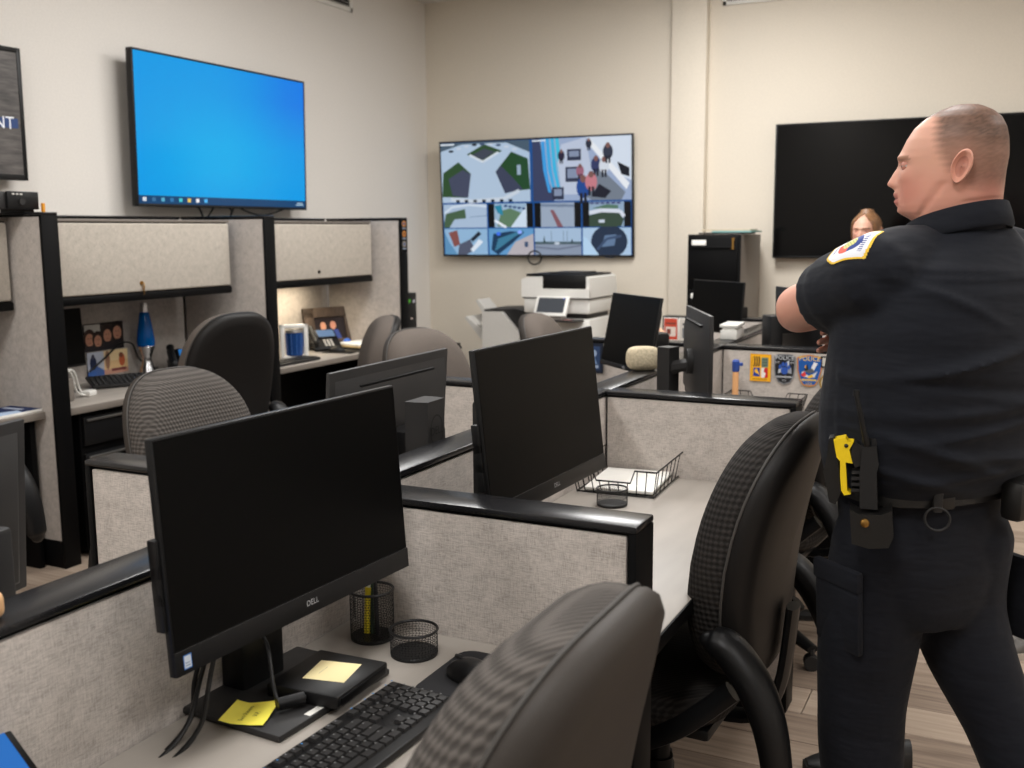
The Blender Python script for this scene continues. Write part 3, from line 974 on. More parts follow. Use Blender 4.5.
t = thing('mouse_pad', 'black mouse pad with rounded corners under the mouse', 'mouse pad', (-.80, 1.562, DZ), .0)
MB().prism(rrect(.24, .205, .03), 0, .004).build('pad', speckle('pad_foam', srgb(24, 24, 27), .9, 1.1, 300, .9, .1), t)
def mouse(label, loc, rz):
    t = thing('computer_mouse', label, 'mouse', loc, rz)
    R = []
    for i in range(9):
        u_ = -1 + 2 * i / 8
        sc = max(.02, (1 - abs(u_) ** 2.6)) ** .5
        R.append([(.031 * sc * math.cos(a), u_ * .057, .002 + (.036 * (1 - .25 * (u_ + .2) ** 2) * sc) * max(0, math.sin(a)) ** .7) for a in [j * PI / 10 for j in range(11)]])
    MB().rings(R).build('mouse_shell', M['plastic'], t)
    MB().tube([(0, .025, .034), (0, .04, .031)], .004, 8).build('scroll_wheel', M['plastic2'], t)
mouse('black computer mouse on the pad beside the near chair', (-.845, 1.55, DZ + .0042), 1.2)

def mesh_cup(name, label, loc, r, h, pens=False):
    t = thing(name, label, 'cup', loc)
    nn, nz = 44, max(6, int(h / .0055))
    b = MB()
    for j in range(nz + 1):
        z = .004 + (h - .006) * j / nz
        for i in range(nn):
            a = 2 * PI * (i + .5 * (j % 2)) / nn
            b.v.append((r * math.cos(a), r * math.sin(a), z))
    for j in range(nz):
        for i in range(nn):
            a = j * nn + i
            a2 = j * nn + (i + 1) % nn
            c, d = a + nn, a2 + nn - a2 + a2
            b.f.append((a, a2, a2 + nn, a + nn)); b.k.append(0); b.c.append(None)
    me = b.mesh('wire_mesh', M['wire'])
    o = link('wire_mesh', me, t)
    w = o.modifiers.new('wires', 'WIREFRAME')
    w.thickness = .0009
    MB().tube([(r * math.cos(a), r * math.sin(a), h) for a in [i * PI / 18 for i in range(36)]], .0028, 6, closed=True).build('rim', M['wire'], t)
    MB().lathe([(r * .98, 0), (r, .001), (r, .006), (r * .98, .007)], 32).build('bottom', M['wire'], t)
    return t
pc = mesh_cup('pen_cup', 'taller black wire mesh cup holding pens beside the computer', (-1.118, 1.645, DZ), .043, .1)
for i, (c, a, b_) in enumerate((((236, 214, 40), .3, .2), ((40, 62, 44), -.25, .3), ((30, 30, 34), .1, -.3))):
    o = thing('pen', ('yellow highlighter', 'dark green pen', 'black pen')[i] + ' standing in the wire pen cup', 'pen', (-1.118 + .012 * (i - 1), 1.645, DZ + .008))
    d = Vector((a * .12, b_ * .2, 1)).normalized()
    MB().cyl((0, 0, 0), d * .095, .0075 if i == 0 else .0045, n=12).build('barrel', mat('pen_plastic', srgb(*c), .4), o)
    MB().cyl(d * .095, d * .125, .006 if i == 0 else .004, .003, n=12).build('cap', M['white'] if i == 0 else mat('pen_cap', srgb(*c), .4), o)
mesh_cup('wire_cup', 'short black wire mesh cup next to the pen cup', (-1.0, 1.61, DZ), .045, .05)
mesh_cup('wire_cup', 'black wire mesh cup behind the nearest partition beside the paper tray', (-1.04, 2.79, DZ), .045, .05)

# wire tray with paper
def wire_tray(label, loc, rz, w, d, h, front=True):
    t = thing('wire_tray', label, 'tray', loc, rz)
    b = MB()
    r = .0022
    for z, s_ in ((.004, .9), (h, 1.0)):
        q = [(-w / 2 * s_, -d / 2 * s_, z), (w / 2 * s_, -d / 2 * s_, z), (w / 2 * s_, d / 2 * s_, z), (-w / 2 * s_, d / 2 * s_, z)]
        if z == h:   # dipped middle on the long sides
            q = []
            for y, sg in ((-d / 2, 1), (d / 2, -1)):
                q += [(-w / 2 * sg, y, h), (-w / 4 * sg, y, h), (-w / 5 * sg, y, h * .55), (w / 5 * sg, y, h * .55), (w / 4 * sg, y, h), (w / 2 * sg, y, h)]
        b.tube(q, r * 1.3, 6, closed=True)
    k = 9
    for i in range(k + 1):
        x = -w / 2 + w * i / k
        zz = h * .55 if abs(x) < w / 4.5 else h
        for sg in (-1, 1):
            b.tube([(x * .9, sg * d / 2 * .9, .004), (x, sg * d / 2, zz)], r * .8, 5)
        b.tube([(x * .9, -d / 2 * .9, .004), (x * .9, d / 2 * .9, .004)], r * .8, 5)
    for i in range(7):
        y = -d / 2 + d * (i + .5) / 7
        for sg in (-1, 1):
            b.tube([(sg * w / 2 * .9, y * .9, .004), (sg * w / 2, y, h)], r * .8, 5)
    b.build('wire_frame', M['wire'], t, smooth=0)
    return t
wire_tray('black wire letter tray with white paper on the second desk', (-1.08, 3.06, DZ), .05, .27, .36, .085)
tag(MB().box((0, 0, .0125), (.215, .28, .009), .001).build('paper_stack', M['paper'], None, (-1.08, 3.05, DZ), (0, 0, .1)), 'stack of white paper in the wire letter tray', 'paper')
wire_tray('black wire tray below the police patches', (-.99, 4.55, DZ), .0, .34, .24, .07)
# ------------------------------------------------------------------ chairs
def office_chair(label, loc, rz, pad, shell, top=1.10, seat=.47, lean=.16, arms=True, wide=.5, group=None):
    """task chair; the sitter looks along local +Y"""
    t = thing('office_chair', label, 'chair', loc, rz, group)
    h = top - seat - .04
    zc = seat + .04 + h / 2
    def outline(a, s=1.0):
        x, z = math.cos(a), math.sin(a)
        e = 2.0 / 3.0
        X = abs(x) ** e * (1 if x >= 0 else -1)
        Z = abs(z) ** e * (1 if z >= 0 else -1)
        wd = wide / 2 * (1 - .10 * max(0, -Z) - .07 * max(0, Z) ** 2)
        return X * wd * s, Z * h / 2 * s
    def P(x, z, yy):
        # gentle lumbar curve and wrap of the sides
        v = z / (h / 2)
        y = -.235 - lean * (z + h / 2) - .035 * v * v + .02 + .25 * x * x * 1.2 + yy
        return (x, y, zc + z)
    na = 56
    def pillow(fr):
        R = []
        for s, d in fr:
            R.append([P(*outline(2 * PI * j / na, s), d) for j in range(na)])
        return R
    fr = [(.97, -.004)] + [(1.0, .010), (1.005, .028), (1.0, .046), (.98, .064), (.945, .083), (.88, .097), (.77, .107), (.57, .113), (.3, .116), (.05, .116)]
    m = MB().rings([q[::-1] for q in pillow(fr)])
    m.build('backrest_pad', pad, t, smooth=60)
    fr = [(1.0, .004), (1.005, -.006), (.985, -.024), (.93, -.038), (.8, -.046), (.5, -.052), (.05, -.054)]
    MB().rings(pillow(fr)).build('backrest_shell', shell, t, smooth=60)
    MB().tube([P(*outline(2 * PI * j / na, 1.006), .006) for j in range(na)], .003, 6, closed=True).build('piping', M['piping'], t)
    # seat
    R = []
    for s, z in [(.9, -.06), (.98, -.045), (1.0, -.02), (.99, .0), (.94, .018), (.8, .03), (.5, .036), (.05, .038)]:
        R.append([(wide * .5 * s * abs(math.cos(a)) ** .6 * (1 if math.cos(a) >= 0 else -1), .03 + .25 * s * abs(math.sin(a)) ** .6 * (1 if math.sin(a) >= 0 else -1), seat + z - (.02 if math.sin(a) > .8 else 0)) for a in [2 * PI * j / 40 for j in range(40)]])
    MB().rings(R).build('seat', pad, t, smooth=60)
    b = MB().bx(-.2, .2, -.19, .2, seat - .085, seat - .055, .01)
    b.bx(-.09, .09, -.12, .12, seat - .13, seat - .08, .01)
    b.build('seat_pan', M['plastic'], t)
    MB().tube(spline([(0, -.08, seat - .1), (0, -.24, seat - .09), (0, -.30, seat + .0), (0, -.325, seat + .2)], 6), .03, 8, sq=(.5, 1.2)).build('back_bar', M['plastic'], t)
    if arms:
        for sg in (-1, 1):
            x = sg * (wide / 2 + .035)
            a = MB()
            a.tube(spline([(sg * .2, -.02, seat - .07), (x + sg * .0, -.06, seat - .06), (x + sg * .012, -.16, seat + .0), (x, -.27, seat + .10)], 6), [.02] * 19, 10, sq=(1.2, .8))
            a.build('arm_bracket', M['plastic'], t)
            # drooping arm pad: broad, rounded, sloping down towards the back
            pts = spline([(x, -.225, seat + .205), (x, -.26, seat + .195), (x + sg * .004, -.315, seat + .13), (x + sg * .010, -.355, seat + .04), (x + sg * .014, -.378, seat - .08)], 6)
            L_ = len(pts)
            pd = MB().tube(pts, [.042 + .012 * math.sin(PI * min(1, i / (L_ - 1) * 1.0)) for i in range(L_)], 14, sq=(.7, .95))
            pd.sphere(pts[0], (.03, .03, .02)).sphere(pts[-1], (.031, .022, .035))
            fuse(pd, .006, 4).build('arm_pad', M['plastic'], t, smooth=60)
    MB().cyl((0, 0, .09), (0, 0, seat - .1), .028, n=16).cyl((0, 0, .06), (0, 0, .22), .036, n=16).build('gas_column', M['plastic'], t)
    lm = MB()
    lm.tube([(.03, 0, .105), (.17, 0, .09), (.30, 0, .075)], [.034, .03, .022], 8, sq=(.7, 1.1))
    lme = lm.mesh('leg', M['plastic'])
    cm = MB()
    for sg in (-1, 1):
        cm.cyl((0, sg * .006, .027), (0, sg * .022, .027), .027, n=16)
    cm.tube([(0, 0, .03), (0, 0, .075)], .011, 8)
    cme = cm.mesh('caster', M['plastic2'])
    for i in range(5):
        l_ = link('leg', lme, t, rot=(0, 0, i * 2 * PI / 5 + .3))
        link('caster', cme, t, (.295 * math.cos(i * 2 * PI / 5 + .3), .295 * math.sin(i * 2 * PI / 5 + .3), 0), (0, 0, i * 1.7))
    return t
W_ = PI / 2          # faces -X
E_ = -PI / 2         # faces +X
office_chair('grey-brown office chair with quilted cloth filling the bottom of the photo', (-.730, 1.03, 0), W_ + .0, M['knit'], M['shell'], 1.125, wide=.52)
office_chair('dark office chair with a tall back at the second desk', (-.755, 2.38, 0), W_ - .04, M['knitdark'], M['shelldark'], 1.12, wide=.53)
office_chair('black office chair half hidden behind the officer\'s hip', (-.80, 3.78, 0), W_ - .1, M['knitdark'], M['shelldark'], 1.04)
office_chair('office chair with a pale diamond knit back facing the camera', (-2.27, 2.62, 0), E_ - .06, M['knit'], M['shell'], 1.08)
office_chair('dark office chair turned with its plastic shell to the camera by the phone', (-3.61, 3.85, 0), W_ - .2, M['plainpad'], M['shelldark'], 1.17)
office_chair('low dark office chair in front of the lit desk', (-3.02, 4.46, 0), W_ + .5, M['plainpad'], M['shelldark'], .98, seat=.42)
office_chair('office chair turned sideways at the lit desk', (-3.50, 4.86, 0), W_ + .7, M['plainpad'], M['shelldark'], 1.06)
office_chair('plain brown-grey office chair behind the monitor with the slotted back', (-2.16, 3.98, 0), E_ - .2, M['plainpad'], M['shell'], 1.10)
office_chair('far office chair peeking out in front of the copier', (-2.30, 5.65, 0), E_ + .1, M['plainpad'], M['shell'], 1.05)
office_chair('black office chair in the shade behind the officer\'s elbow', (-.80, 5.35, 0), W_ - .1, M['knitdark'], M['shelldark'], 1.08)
office_chair('office chair at the left edge desk with only its dark arm showing', (-3.74, 2.38, 0), W_ + .0, M['plainpad'], M['shelldark'], .98)

# ------------------------------------------------------------------ wall workstation things
t = thing('lava_lamp', 'lava lamp with blue liquid and a silver base', 'lamp', (-4.44, 4.345, DZ))
MB().lathe([(.052, 0), (.054, .004), (.03, .075), (.026, .095), (.03, .115), (.049, .165), (.048, .168)], 32).build('base', M['chrome'], t)
lq = mat('blue_liquid', srgb(0, 104, 190), .08, 0, .5, **{'Transmission Weight': .35, 'IOR': 1.35})
MB().lathe([(.046, .166), (.05, .185), (.049, .21), (.03, .34), (.024, .362)], 32).build('glass_bottle', lq, t)
MB().lathe([(.025, .36), (.0225, .40), (.021, .412), (.0, .413)], 32).build('cap', M['chrome'], t)

def desk_phone(label, loc, rz, scr):
    t = thing('desk_phone', label, 'phone', loc, rz)   # faces local -Y
    tl_ = T(0, 0, .0) @ RX(.62)
    MB().box((0, .02, .07), (.2, .2, .028), .01, M=T(0, 0, .0) @ RX(.62)).bx(-.09, .09, -.0, .12, 0, .07, .006).build('phone_body', M['plastic'], t)
    F = tl_ @ T(0, .02, .0845)
    MB().box((.02, .045, .004), (.14, .085, .01), .003, M=F).build('display_frame', M['plastic'], t)
    p = Print(.12, .068, scr)
    p.build('display', M['lit'], t, F @ T(.02, .045, .0096))
    km = MB().box((0, 0, 0), (.015, .011, .006), .002, seg=1).mesh('key', M['offwhite'], 0)
    for i in range(3):
        for j in range(4):
            k = link('key', km, t)
            k.matrix_local = F @ T(-.01 + i * .024, -.018 - j * .018, .002)
    h = MB().tube(spline([(-.085, -.07, .02), (-.085, -.05, .034), (-.085, .06, .034), (-.085, .085, .02)], 5), [.022] * 5 + [.017] * 6 + [.022] * 5, 10, M=F)
    h.build('handset', M['plastic'], t)
    return t
desk_phone('black desk phone with a bright blue display beside the lava lamp', (-4.31, 4.52, DZ), .95, c8(44, 120, 190, .8))
desk_phone('black desk phone with a pale display on the lit desk', (-4.27, 5.78, DZ), 1.0, c8(120, 150, 186, .8))

def photo_board(name, label, c, w, h, tiles, cat, faces=True):
    t = thing(name, label, cat, c)
    F = frame((0, 0, 0), (0, 1, 0), (0, 0, 1))
    MB().box((0, 0, -.003), (w, h, .005), .001, M=F).build('backing', M['blacktrim'], t)
    for k, (x0, y0, x1, y1, draw) in enumerate(tiles):
        p = Print((x1 - x0) * w, (y1 - y0) * h)
        draw(p)
        p.build('photograph', M['print'], t, F @ T(((x0 + x1) / 2 - .5) * w, ((y0 + y1) / 2 - .5) * h, .0004))
    return t
def group_photo(p):
    p.rect(0, 0, 1, 1, c8(52, 42, 40))
    p.rect(0, .4, .4, 1, c8(190, 186, 180))
    for x, y, r, hair in ((.12, .42, .13, (60, 40, 32)), (.33, .35, .12, (50, 36, 30)), (.58, .52, .13, (46, 32, 28)), (.84, .6, .14, (36, 26, 24))):
        p.oval(x, y + .08, r * 1.2, r * 2.6, c8(*hair))
        p.oval(x, y, r * .8, r * 1.9, c8(206, 150, 124))
        p.line([(x - r * .35, y + .06), (x - r * .15, y + .06)], .004, c8(60, 40, 36))
        p.line([(x + r * .15, y + .06), (x + r * .35, y + .06)], .004, c8(60, 40, 36))
        p.line([(x - r * .2, y - .12), (x + r * .2, y - .12)], .004, c8(150, 70, 70))
        p.poly([(x - r * 1.2, 0), (x - r * .6, y - r * 1.7), (x + r * .6, y - r * 1.7), (x + r * 1.2, 0)], c8(40, 36, 40))
def snow_photo(p):
    p.rect(0, 0, 1, 1, c8(190, 196, 210))
    p.poly([(0, 0), (.2, .5), (.6, .4), (1, .2), (1, 0)], c8(70, 100, 160))
    p.oval(.35, .55, .2, .28, c8(40, 50, 80))
    p.oval(.35, .8, .1, .12, c8(70, 70, 90))
    p.rect(0, 0, .5, .2, c8(60, 100, 170))
def beach_photo(p):
    p.rect(0, 0, 1, 1, c8(226, 190, 140))
    p.rect(0, .55, 1, 1, c8(232, 206, 160))
    p.oval(.75, .55, .13, .28, c8(190, 96, 60))
    p.oval(.72, .75, .09, .11, c8(120, 70, 50))
    p.oval(.15, .6, .1, .4, c8(150, 112, 90))
    p.rect(0, 0, 1, .2, c8(200, 150, 130))
    p.rect(.3, .1, .9, .22, c8(120, 60, 60))
photo_board('photo_print', 'dark group photograph of four people pinned on the wall panel', (-4.528, 4.13, .978), .275, .15, [(.01, .02, .99, .98, group_photo)], 'photograph')
photo_board('photo_print', 'two joined bright photographs of snow and a beach under the group photo', (-4.528, 4.145, .832), .285, .132, [(.0, 0, .4, 1, snow_photo), (.4, 0, 1, 1, beach_photo)], 'photograph')
tag(MB().tube(spline([(-4.51, 4.0, .80), (-4.505, 4.1, .86), (-4.505, 4.22, .93), (-4.50, 4.30, .92), (-4.50, 4.34, .84), (-4.515, 4.42, .78), (-4.515, 4.50, .76)], 8), .005, 6).build('power_cable', M['wire']), 'black cable looping across the pinned photographs', 'cable')
t = thing('keyboard', 'small dark keyboard tilted up on the lava lamp desk', 'keyboard', (-4.27, 3.97, DZ), PI / 2 - .5)
MB().box((0, 0, .03), (.3, .16, .016), .004, M=RX(.22)).bx(-.12, .12, .03, .07, 0, .03).build('keyboard_body', M['plastic2'], t)
km = MB().box((0, 0, 0), (.022, .018, .006), .002, seg=1).mesh('key', M['plastic'], 0)
for i in range(11):
    for j in range(5):
        k = link('key', km, t)
        k.matrix_local = RX(.22) @ T(-.13 + i * .026, -.056 + j * .027, .041)
t = thing('charging_dock', 'small dark charging dock with white looped cables at the end post', 'charger', (-4.10, 3.475, DZ), .3)
MB().bx(-.03, .03, -.045, .045, 0, .11, .01).build('dock_body', M['cabgrey'], t)
b = MB()
for q in (0, .03):
    b.tube(spline([(.0, -.03 + q, .10), (.02, -.02 + q, .15), (.01, .05 + q, .13), (.0, .11 + q, .03), (.03, .16, .006)], 7), .0055, 6)
b.build('white_cable', M['white'], t)
MB().box((.02, .18, .015), (.05, .07, .03), .008).build('adapter', M['white'], t)

# left edge desk
t = thing('magazine', 'blue and white magazine lying on the left edge desk', 'magazine', (-4.07, 3.10, DZ), .05)
MB().box((0, 0, .007), (.2, .28, .012), .001).build('pages', M['paper'], t)
p = Print(.2, .28, srgb(30, 48, 92))
p.poly([(.5, .1), (1, .0), (1, .6), (.7, .7)], c8(170, 190, 216))
p.rect(.1, .75, .7, .85, c8(190, 200, 220))
p.rect(.1, .3, .4, .5, c8(150, 110, 80))
p.build('cover', M['print'], t, T(0, 0, .0132))
t = thing('display_card', 'small blue and white standing card behind the magazine', 'card', (-4.22, 3.14, DZ), .3)
MB().prism([(-.05, 0), (.05, 0), (.05, .1), (.03, .11), (.0, .095), (-.03, .115), (-.05, .1)], -.003, .003, M=frame((0, 0, 0), (0, 1, 0), (0, 0, 1))).build('card_board', M['white'], t)
p = Print(.09, .09, srgb(28, 42, 72))
p.poly([(.1, .3), (.9, .5), (.7, .7), (.2, .6)], c8(205, 212, 222))
p.oval(.5, .3, .3, .1, c8(180, 190, 205))
p.build('picture', M['print'], t, frame((.0032, 0, .05), (0, 1, 0), (0, 0, 1)))
t = thing('coin_medal', 'round golden coin on a stand at the left edge', 'coin', (-4.2, 3.02, DZ))
MB().cyl((-.006, 0, .055), (.006, 0, .055), .042, n=28).bx(-.02, .02, -.03, .03, 0, .014, .003).build('coin', M['brass'], t)
MB().tube([(.0065, .03 * math.cos(a), .055 + .03 * math.sin(a)) for a in [i * PI / 12 for i in range(24)]], .002, 6, closed=True).build('coin_ring', M['brass'], t)
t = thing('control_box', 'black electronic box with a grey side on top of the tall partition', 'box', (-4.05, 3.255, HT), .0)
MB().bx(-.13, .05, -.26, .06, .012, .088, .006).build('box_body', M['plastic2'], t)
MB().bx(.046, .062, -.10, .062, .012, .09, .004).build('front_panel', M['plastic'], t)
for q in (-.06, -.04, -.02):
    MB().box((.0625, q - .01, .078), (.002, .012, .006)).build('button', M['offwhite'], t)
MB().cyl((.06, -.03, .045), (.07, -.03, .045), .014, n=20).build('knob', M['plastic2'], t)
MB().bx(-.12, .04, -.25, -.2, 0, .014).bx(-.12, .04, 0, .05, 0, .014).build('feet', M['plastic'], t)
tag(MB().prism(rrect(.012, .04, .004, 3), -.006, .006, M=frame((-3.975, 3.326, HT + .021), (0, 1, 0), (0, 0, 1))).build('orange_tag', mat('orange', srgb(226, 150, 30), .5)), 'small orange tag beside the box on the tall partition', 'tag')

# badge strip and stickers on the far post
t = thing('badge_strip', 'strip of gold and blue badge stickers on the far black post', 'badge', (-3.8962, 6.257, 1.515))
p = Print(.08, .235, srgb(32, 44, 66))
for i, (c1, c2) in enumerate((((190, 130, 70), (40, 60, 110)), ((200, 130, 60), (120, 70, 40)), ((150, 140, 130), (70, 90, 130)))):
    y_ = .84 - i * .3
    p.oval(.5, y_, .3, .09, c8(*c1))
    p.oval(.5, y_, .17, .05, c8(*c2))
    p.rect(.2, y_ - .15, .8, y_ - .12, c8(150, 160, 180))
p.build('stickers', M['print'], t, frame((0, 0, 0), (0, 1, 0), (0, 0, 1)))
MB().box((-.0003, 0, 0), (.0008, .082, .237)).build('backing', M['blacktrim'], t)
t = thing('side_table', 'small black cabinet beyond the far tall partition', 'cabinet', (-4.05, 6.62, 0))
MB().bx(-.25, .25, -.26, .26, .02, .70, .006).build('body', M['blacktrim'], t)
for q in (.04, .37):
    d = MB().bx(.245, .265, -.25, .25, q, q + .31, .004).build('drawer', M['plastic'], t)
    MB().bx(.262, .275, -.1, .1, q + .26, q + .275, .003).build('drawer_pull', M['steel'], d)
t = thing('small_computer', 'small black computer with a green sticker beyond the far tall partition', 'computer', (-4.12, 6.565, .70))
MB().bx(-.12, .075, -.10, .085, 0, .39, .006).build('case', M['plastic'], t)
p = Print(.18, .38)
p.poly([(.3, .80), (.55, .85), (.5, .90), (.3, .88)], c8(90, 180, 60))
p.rect(.72, .82, .86, .88, c8(200, 200, 210))
p.rect(.5, .5, .66, .53, c8(220, 200, 190))
for i in range(6):
    p.rect(.1, .3 + i * .06, .4, .315 + i * .06, c8(50, 50, 54))
p.build('stickers', M['print'], t, frame((.0755, -.005, .195), (0, 1, 0), (0, 0, 1)))

# lit desk
t = thing('keyboard', 'grey keyboard end showing past the tall partition on the lit desk', 'keyboard', (-4.02, 5.10, DZ), PI / 2)
MB().bx(-.22, .22, -.07, .07, .003, .02, .005).bx(-.2, .2, .03, .06, 0, .006).build('keyboard_body', M['plastic2'], t)
km = MB().box((0, 0, 0), (.024, .02, .006), .002, seg=1).mesh('key', M['plastic'], 0)
for i in range(15):
    for j in range(4):
        link('key', km, t, (-.196 + i * .028, -.045 + j * .027, .0228))
t = thing('cup_holder', 'white frame stand around the blue cup on the lit desk', 'stand', (-4.19, 5.36, DZ), -.75)
b = MB().bx(-.05, .05, -.075, .075, 0, .012, .003)
for sg in (-1, 1):
    b.bx(-.012, .03, sg * .075 - .014, sg * .075 + .014, 0, .215, .006)
b.bx(-.012, .03, -.089, .089, .19, .215, .006)
b.build('stand_frame', M['white'], t)
t = thing('cup', 'dark blue cup with faint stripes inside the white stand', 'cup', (-4.182, 5.355, DZ + .0125))
bl_ = mat('blue_glaze', srgb(24, 62, 120), .25)
MB().lathe([(.045, 0), (.052, .004), (.056, .155), (.053, .156), (.048, .02)], 32).build('cup_body', bl_, t)
q = MB()
for i in range(10):
    a = i * PI / 5
    q.tube([(.0525 * math.cos(a), .0525 * math.sin(a), .01), (.0562 * math.cos(a), .0562 * math.sin(a), .145)], .0022, 5)
q.build('stripes', mat('pale_blue', srgb(60, 104, 170), .4), t)
MB().lathe([(.057, .15), (.06, .154), (.057, .166), (.04, .17)], 32).build('lid', M['steel'], t)
t = thing('picture_frame', 'dark wood picture frame with a family photo leaning on the lit desk', 'frame', (-4.43, 6.07, DZ), -.35)
F = frame((0, 0, .14), (0, 1, 0), (-.22, 0, .97))
wf = speckle('dark_wood', srgb(84, 70, 60), .7, 1.2, 8, .5, .1, stretch=(8, 8, 1))
b = MB()
w_, h_ = .40, .26
for x0, x1, y0, y1 in ((-w_ / 2, -.12, -h_ / 2, h_ / 2), (.14, w_ / 2, -h_ / 2, h_ / 2), (-w_ / 2, w_ / 2, .06, h_ / 2), (-w_ / 2, w_ / 2, -h_ / 2, -.1)):
    b.bx(x0, x1, y0, y1, -.01, .012, .002, M=F)
b.build('frame_boards', wf, t)
p = Print(.26, .16, srgb(40, 32, 34))
for x, y, r, c in ((.28, .6, .12, (220, 160, 130)), (.6, .62, .12, (214, 150, 124)), (.44, .3, .1, (220, 160, 140))):
    p.oval(x, y, r * .8, r * 1.6, c8(*c))
p.poly([(.0, 0), (.14, .4), (.4, .42), (.46, 0)], c8(150, 70, 80))
p.poly([(.46, 0), (.5, .4), (.74, .42), (.84, 0)], c8(60, 80, 150))
p.build('photograph', M['print'], t, F @ T(.01, -.02, .001))
MB().tube([F @ Vector((0, .08, -.01)), (-.09, 0, .0)], .006, 6).build('easel_leg', wf, t)
t = thing('toy_figure', 'small blue and orange toy at the foot of the picture frame', 'toy', (-4.24, 6.02, DZ))
MB().sphere((0, 0, .03), (.028, .035, .03)).build('body', mat('toy_blue', srgb(50, 100, 190), .4), t)
MB().sphere((.01, .045, .02), (.02, .022, .02)).build('ball', mat('toy_orange', srgb(220, 130, 70), .4), t)
for i, (dz, lab) in enumerate(((.0, 'dark letter folder at the bottom of the paper pile on the lit desk'), (.013, 'cream folder in the middle of the paper pile on the lit desk'), (.026, 'white paper pad on top of the pile on the lit desk'))):
    tag(MB().box((0, 0, .006), (.24 - .01 * i, .31 - .01 * i, .012), .0015).build('paper_pad', [M['plastic'], mat('cream_folder', srgb(206, 180, 130), .7), M['paper']][i], None, (-4.12, 6.03, DZ + .0004 + dz), (0, 0, -.1 * i)), lab, 'paper')
tag(MB().bx(-.11, .11, -.1, .1, 0, .004, .001).build('mouse_pad', M['plastic'], None, (-4.08, 5.74, DZ + .0002), (0, 0, .2)), 'flat dark mouse pad on the lit desk before the phone', 'mouse pad')
mouse('small dark mouse on the lit desk before the phone', (-4.10, 5.70, DZ + .0045), 1.9)

# ------------------------------------------------------------------ desk three and the spine
st = speckle('foam_stone', srgb(206, 192, 164), .78, 1.12, 120, .95, .6, .1, dist=.004)
R = []
for i in range(9):
    u_ = -1 + 2 * i / 8
    s_ = (1 - abs(u_) ** 4 * .35)
    R.append([((x * s_), u_ * .035, y * s_ + .062 * (1 - s_)) for x, y in [(.066 * abs(math.cos(a)) ** .55 * (1 if math.cos(a) > 0 else -1), .046 + .046 * abs(math.sin(a)) ** .7 * (1 if math.sin(a) > 0 else -1)) for a in [j * PI / 16 for j in range(32)]]])
tag(MB().rings(R).build('sponge', st, None, (-1.272, 3.74, 1.0105), (0, 0, .55), 60), 'rounded beige sponge standing on the partition cap', 'sponge')
t = thing('smart_watch', 'black watch-like round device on a curled strap beside the arm post', 'device', (-1.15, 3.40, DZ), .4)
MB().lathe([(.03, 0), (.036, .005), (.036, .055), (.03, .06)], 28, M=T(0, 0, .135)).build('device_body', M['plastic2'], t)
MB().bx(-.05, .05, -.05, .05, 0, .136, .01).build('device_stand', M['plastic'], t)
tag(MB().tube(spline([(-1.2, 3.33, DZ + .006), (-1.13, 3.36, DZ + .012), (-1.05, 3.45, DZ + .006), (-.98, 3.36, DZ + .02), (-.95, 3.5, DZ + .006)], 8), .006, 6).build('white_cable', M['white']), 'white cable curled on the desk by the arm post', 'cable')
tag(Print(.07, .13, srgb(226, 214, 140)).build('sticky_note', M['print'], None, frame((-1.2155, 4.42, .90), (0, 1, 0), (0, 0, 1))), 'pale yellow note stuck on the partition behind the monitor arm', 'note')
t = thing('marker', 'orange marker with a blue cap standing by the slim monitor', 'marker', (-1.066, 4.35, DZ))
MB().lathe([(.012, 0), (.013, .01), (.013, .2), (.009, .215)], 20).build('barrel', mat('marker_orange', srgb(214, 160, 110), .4), t)
MB().lathe([(.013, .2), (.016, .205), (.016, .245), (.01, .252)], 20).bx(.0, .03, -.006, .006, .225, .24, .003).build('cap', mat('cap_blue', srgb(36, 70, 150), .4), t)
t = thing('binder_clip_box', 'white plastic clip holder on the partition cap before the far monitor', 'holder', (-1.262, 5.06, 1.0105), .06)
MB().bx(-.04, .04, -.10, .10, .0, .045, .004).bx(-.032, .032, -.095, -.04, .045, .058, .003).build('holder_body', M['white'], t)
MB().bx(-.044, .044, -.1, .104, .058, .072, .003).bx(-.03, .03, -.03, .09, .044, .06).build('holder_lid', M['white'], t)
MB().bx(-.02, .02, .104, .145, .0, .04, .006).build('clip', M['blacktrim'], t)

def emblem(p, shield, base, rim, words, mid):
    p.poly(shield, rim)
    p.poly([(.5 + (x - .5) * .9, .5 + (y - .5) * .92) for x, y in shield], base)
    for w, x, y, s_, c in words:
        p.text(w, x, y, s_, c)
    mid(p)
PX = [(.06, .9), (.2, .985), (.5, 1.0), (.8, .985), (.94, .9), (.93, .5), (.88, .25), (.75, .08), (.5, .0), (.25, .08), (.12, .25), (.07, .5)]
PY = [(.02, .9), (.2, .96), (.5, 1.0), (.8, .96), (.98, .9), (.95, .5), (.84, .18), (.72, .04), (.5, .0), (.28, .04), (.16, .18), (.05, .5)]
def patch(label, x, z, w, h, draw, outline):
    t = thing('police_patch', label, 'patch', (x, 4.7085, z))
    F = frame((0, 0, 0), (1, 0, 0), (0, 0, 1))
    MB().prism([((a - .5) * w, (b - .5) * h) for a, b in outline], -.0015, .002, M=F).build('patch_backing', M['blacktrim'], t)
    p = Print(w, h)
    draw(p)
    p.build('embroidery', M['print'], t, F @ T(0, 0, .0021))
    return t
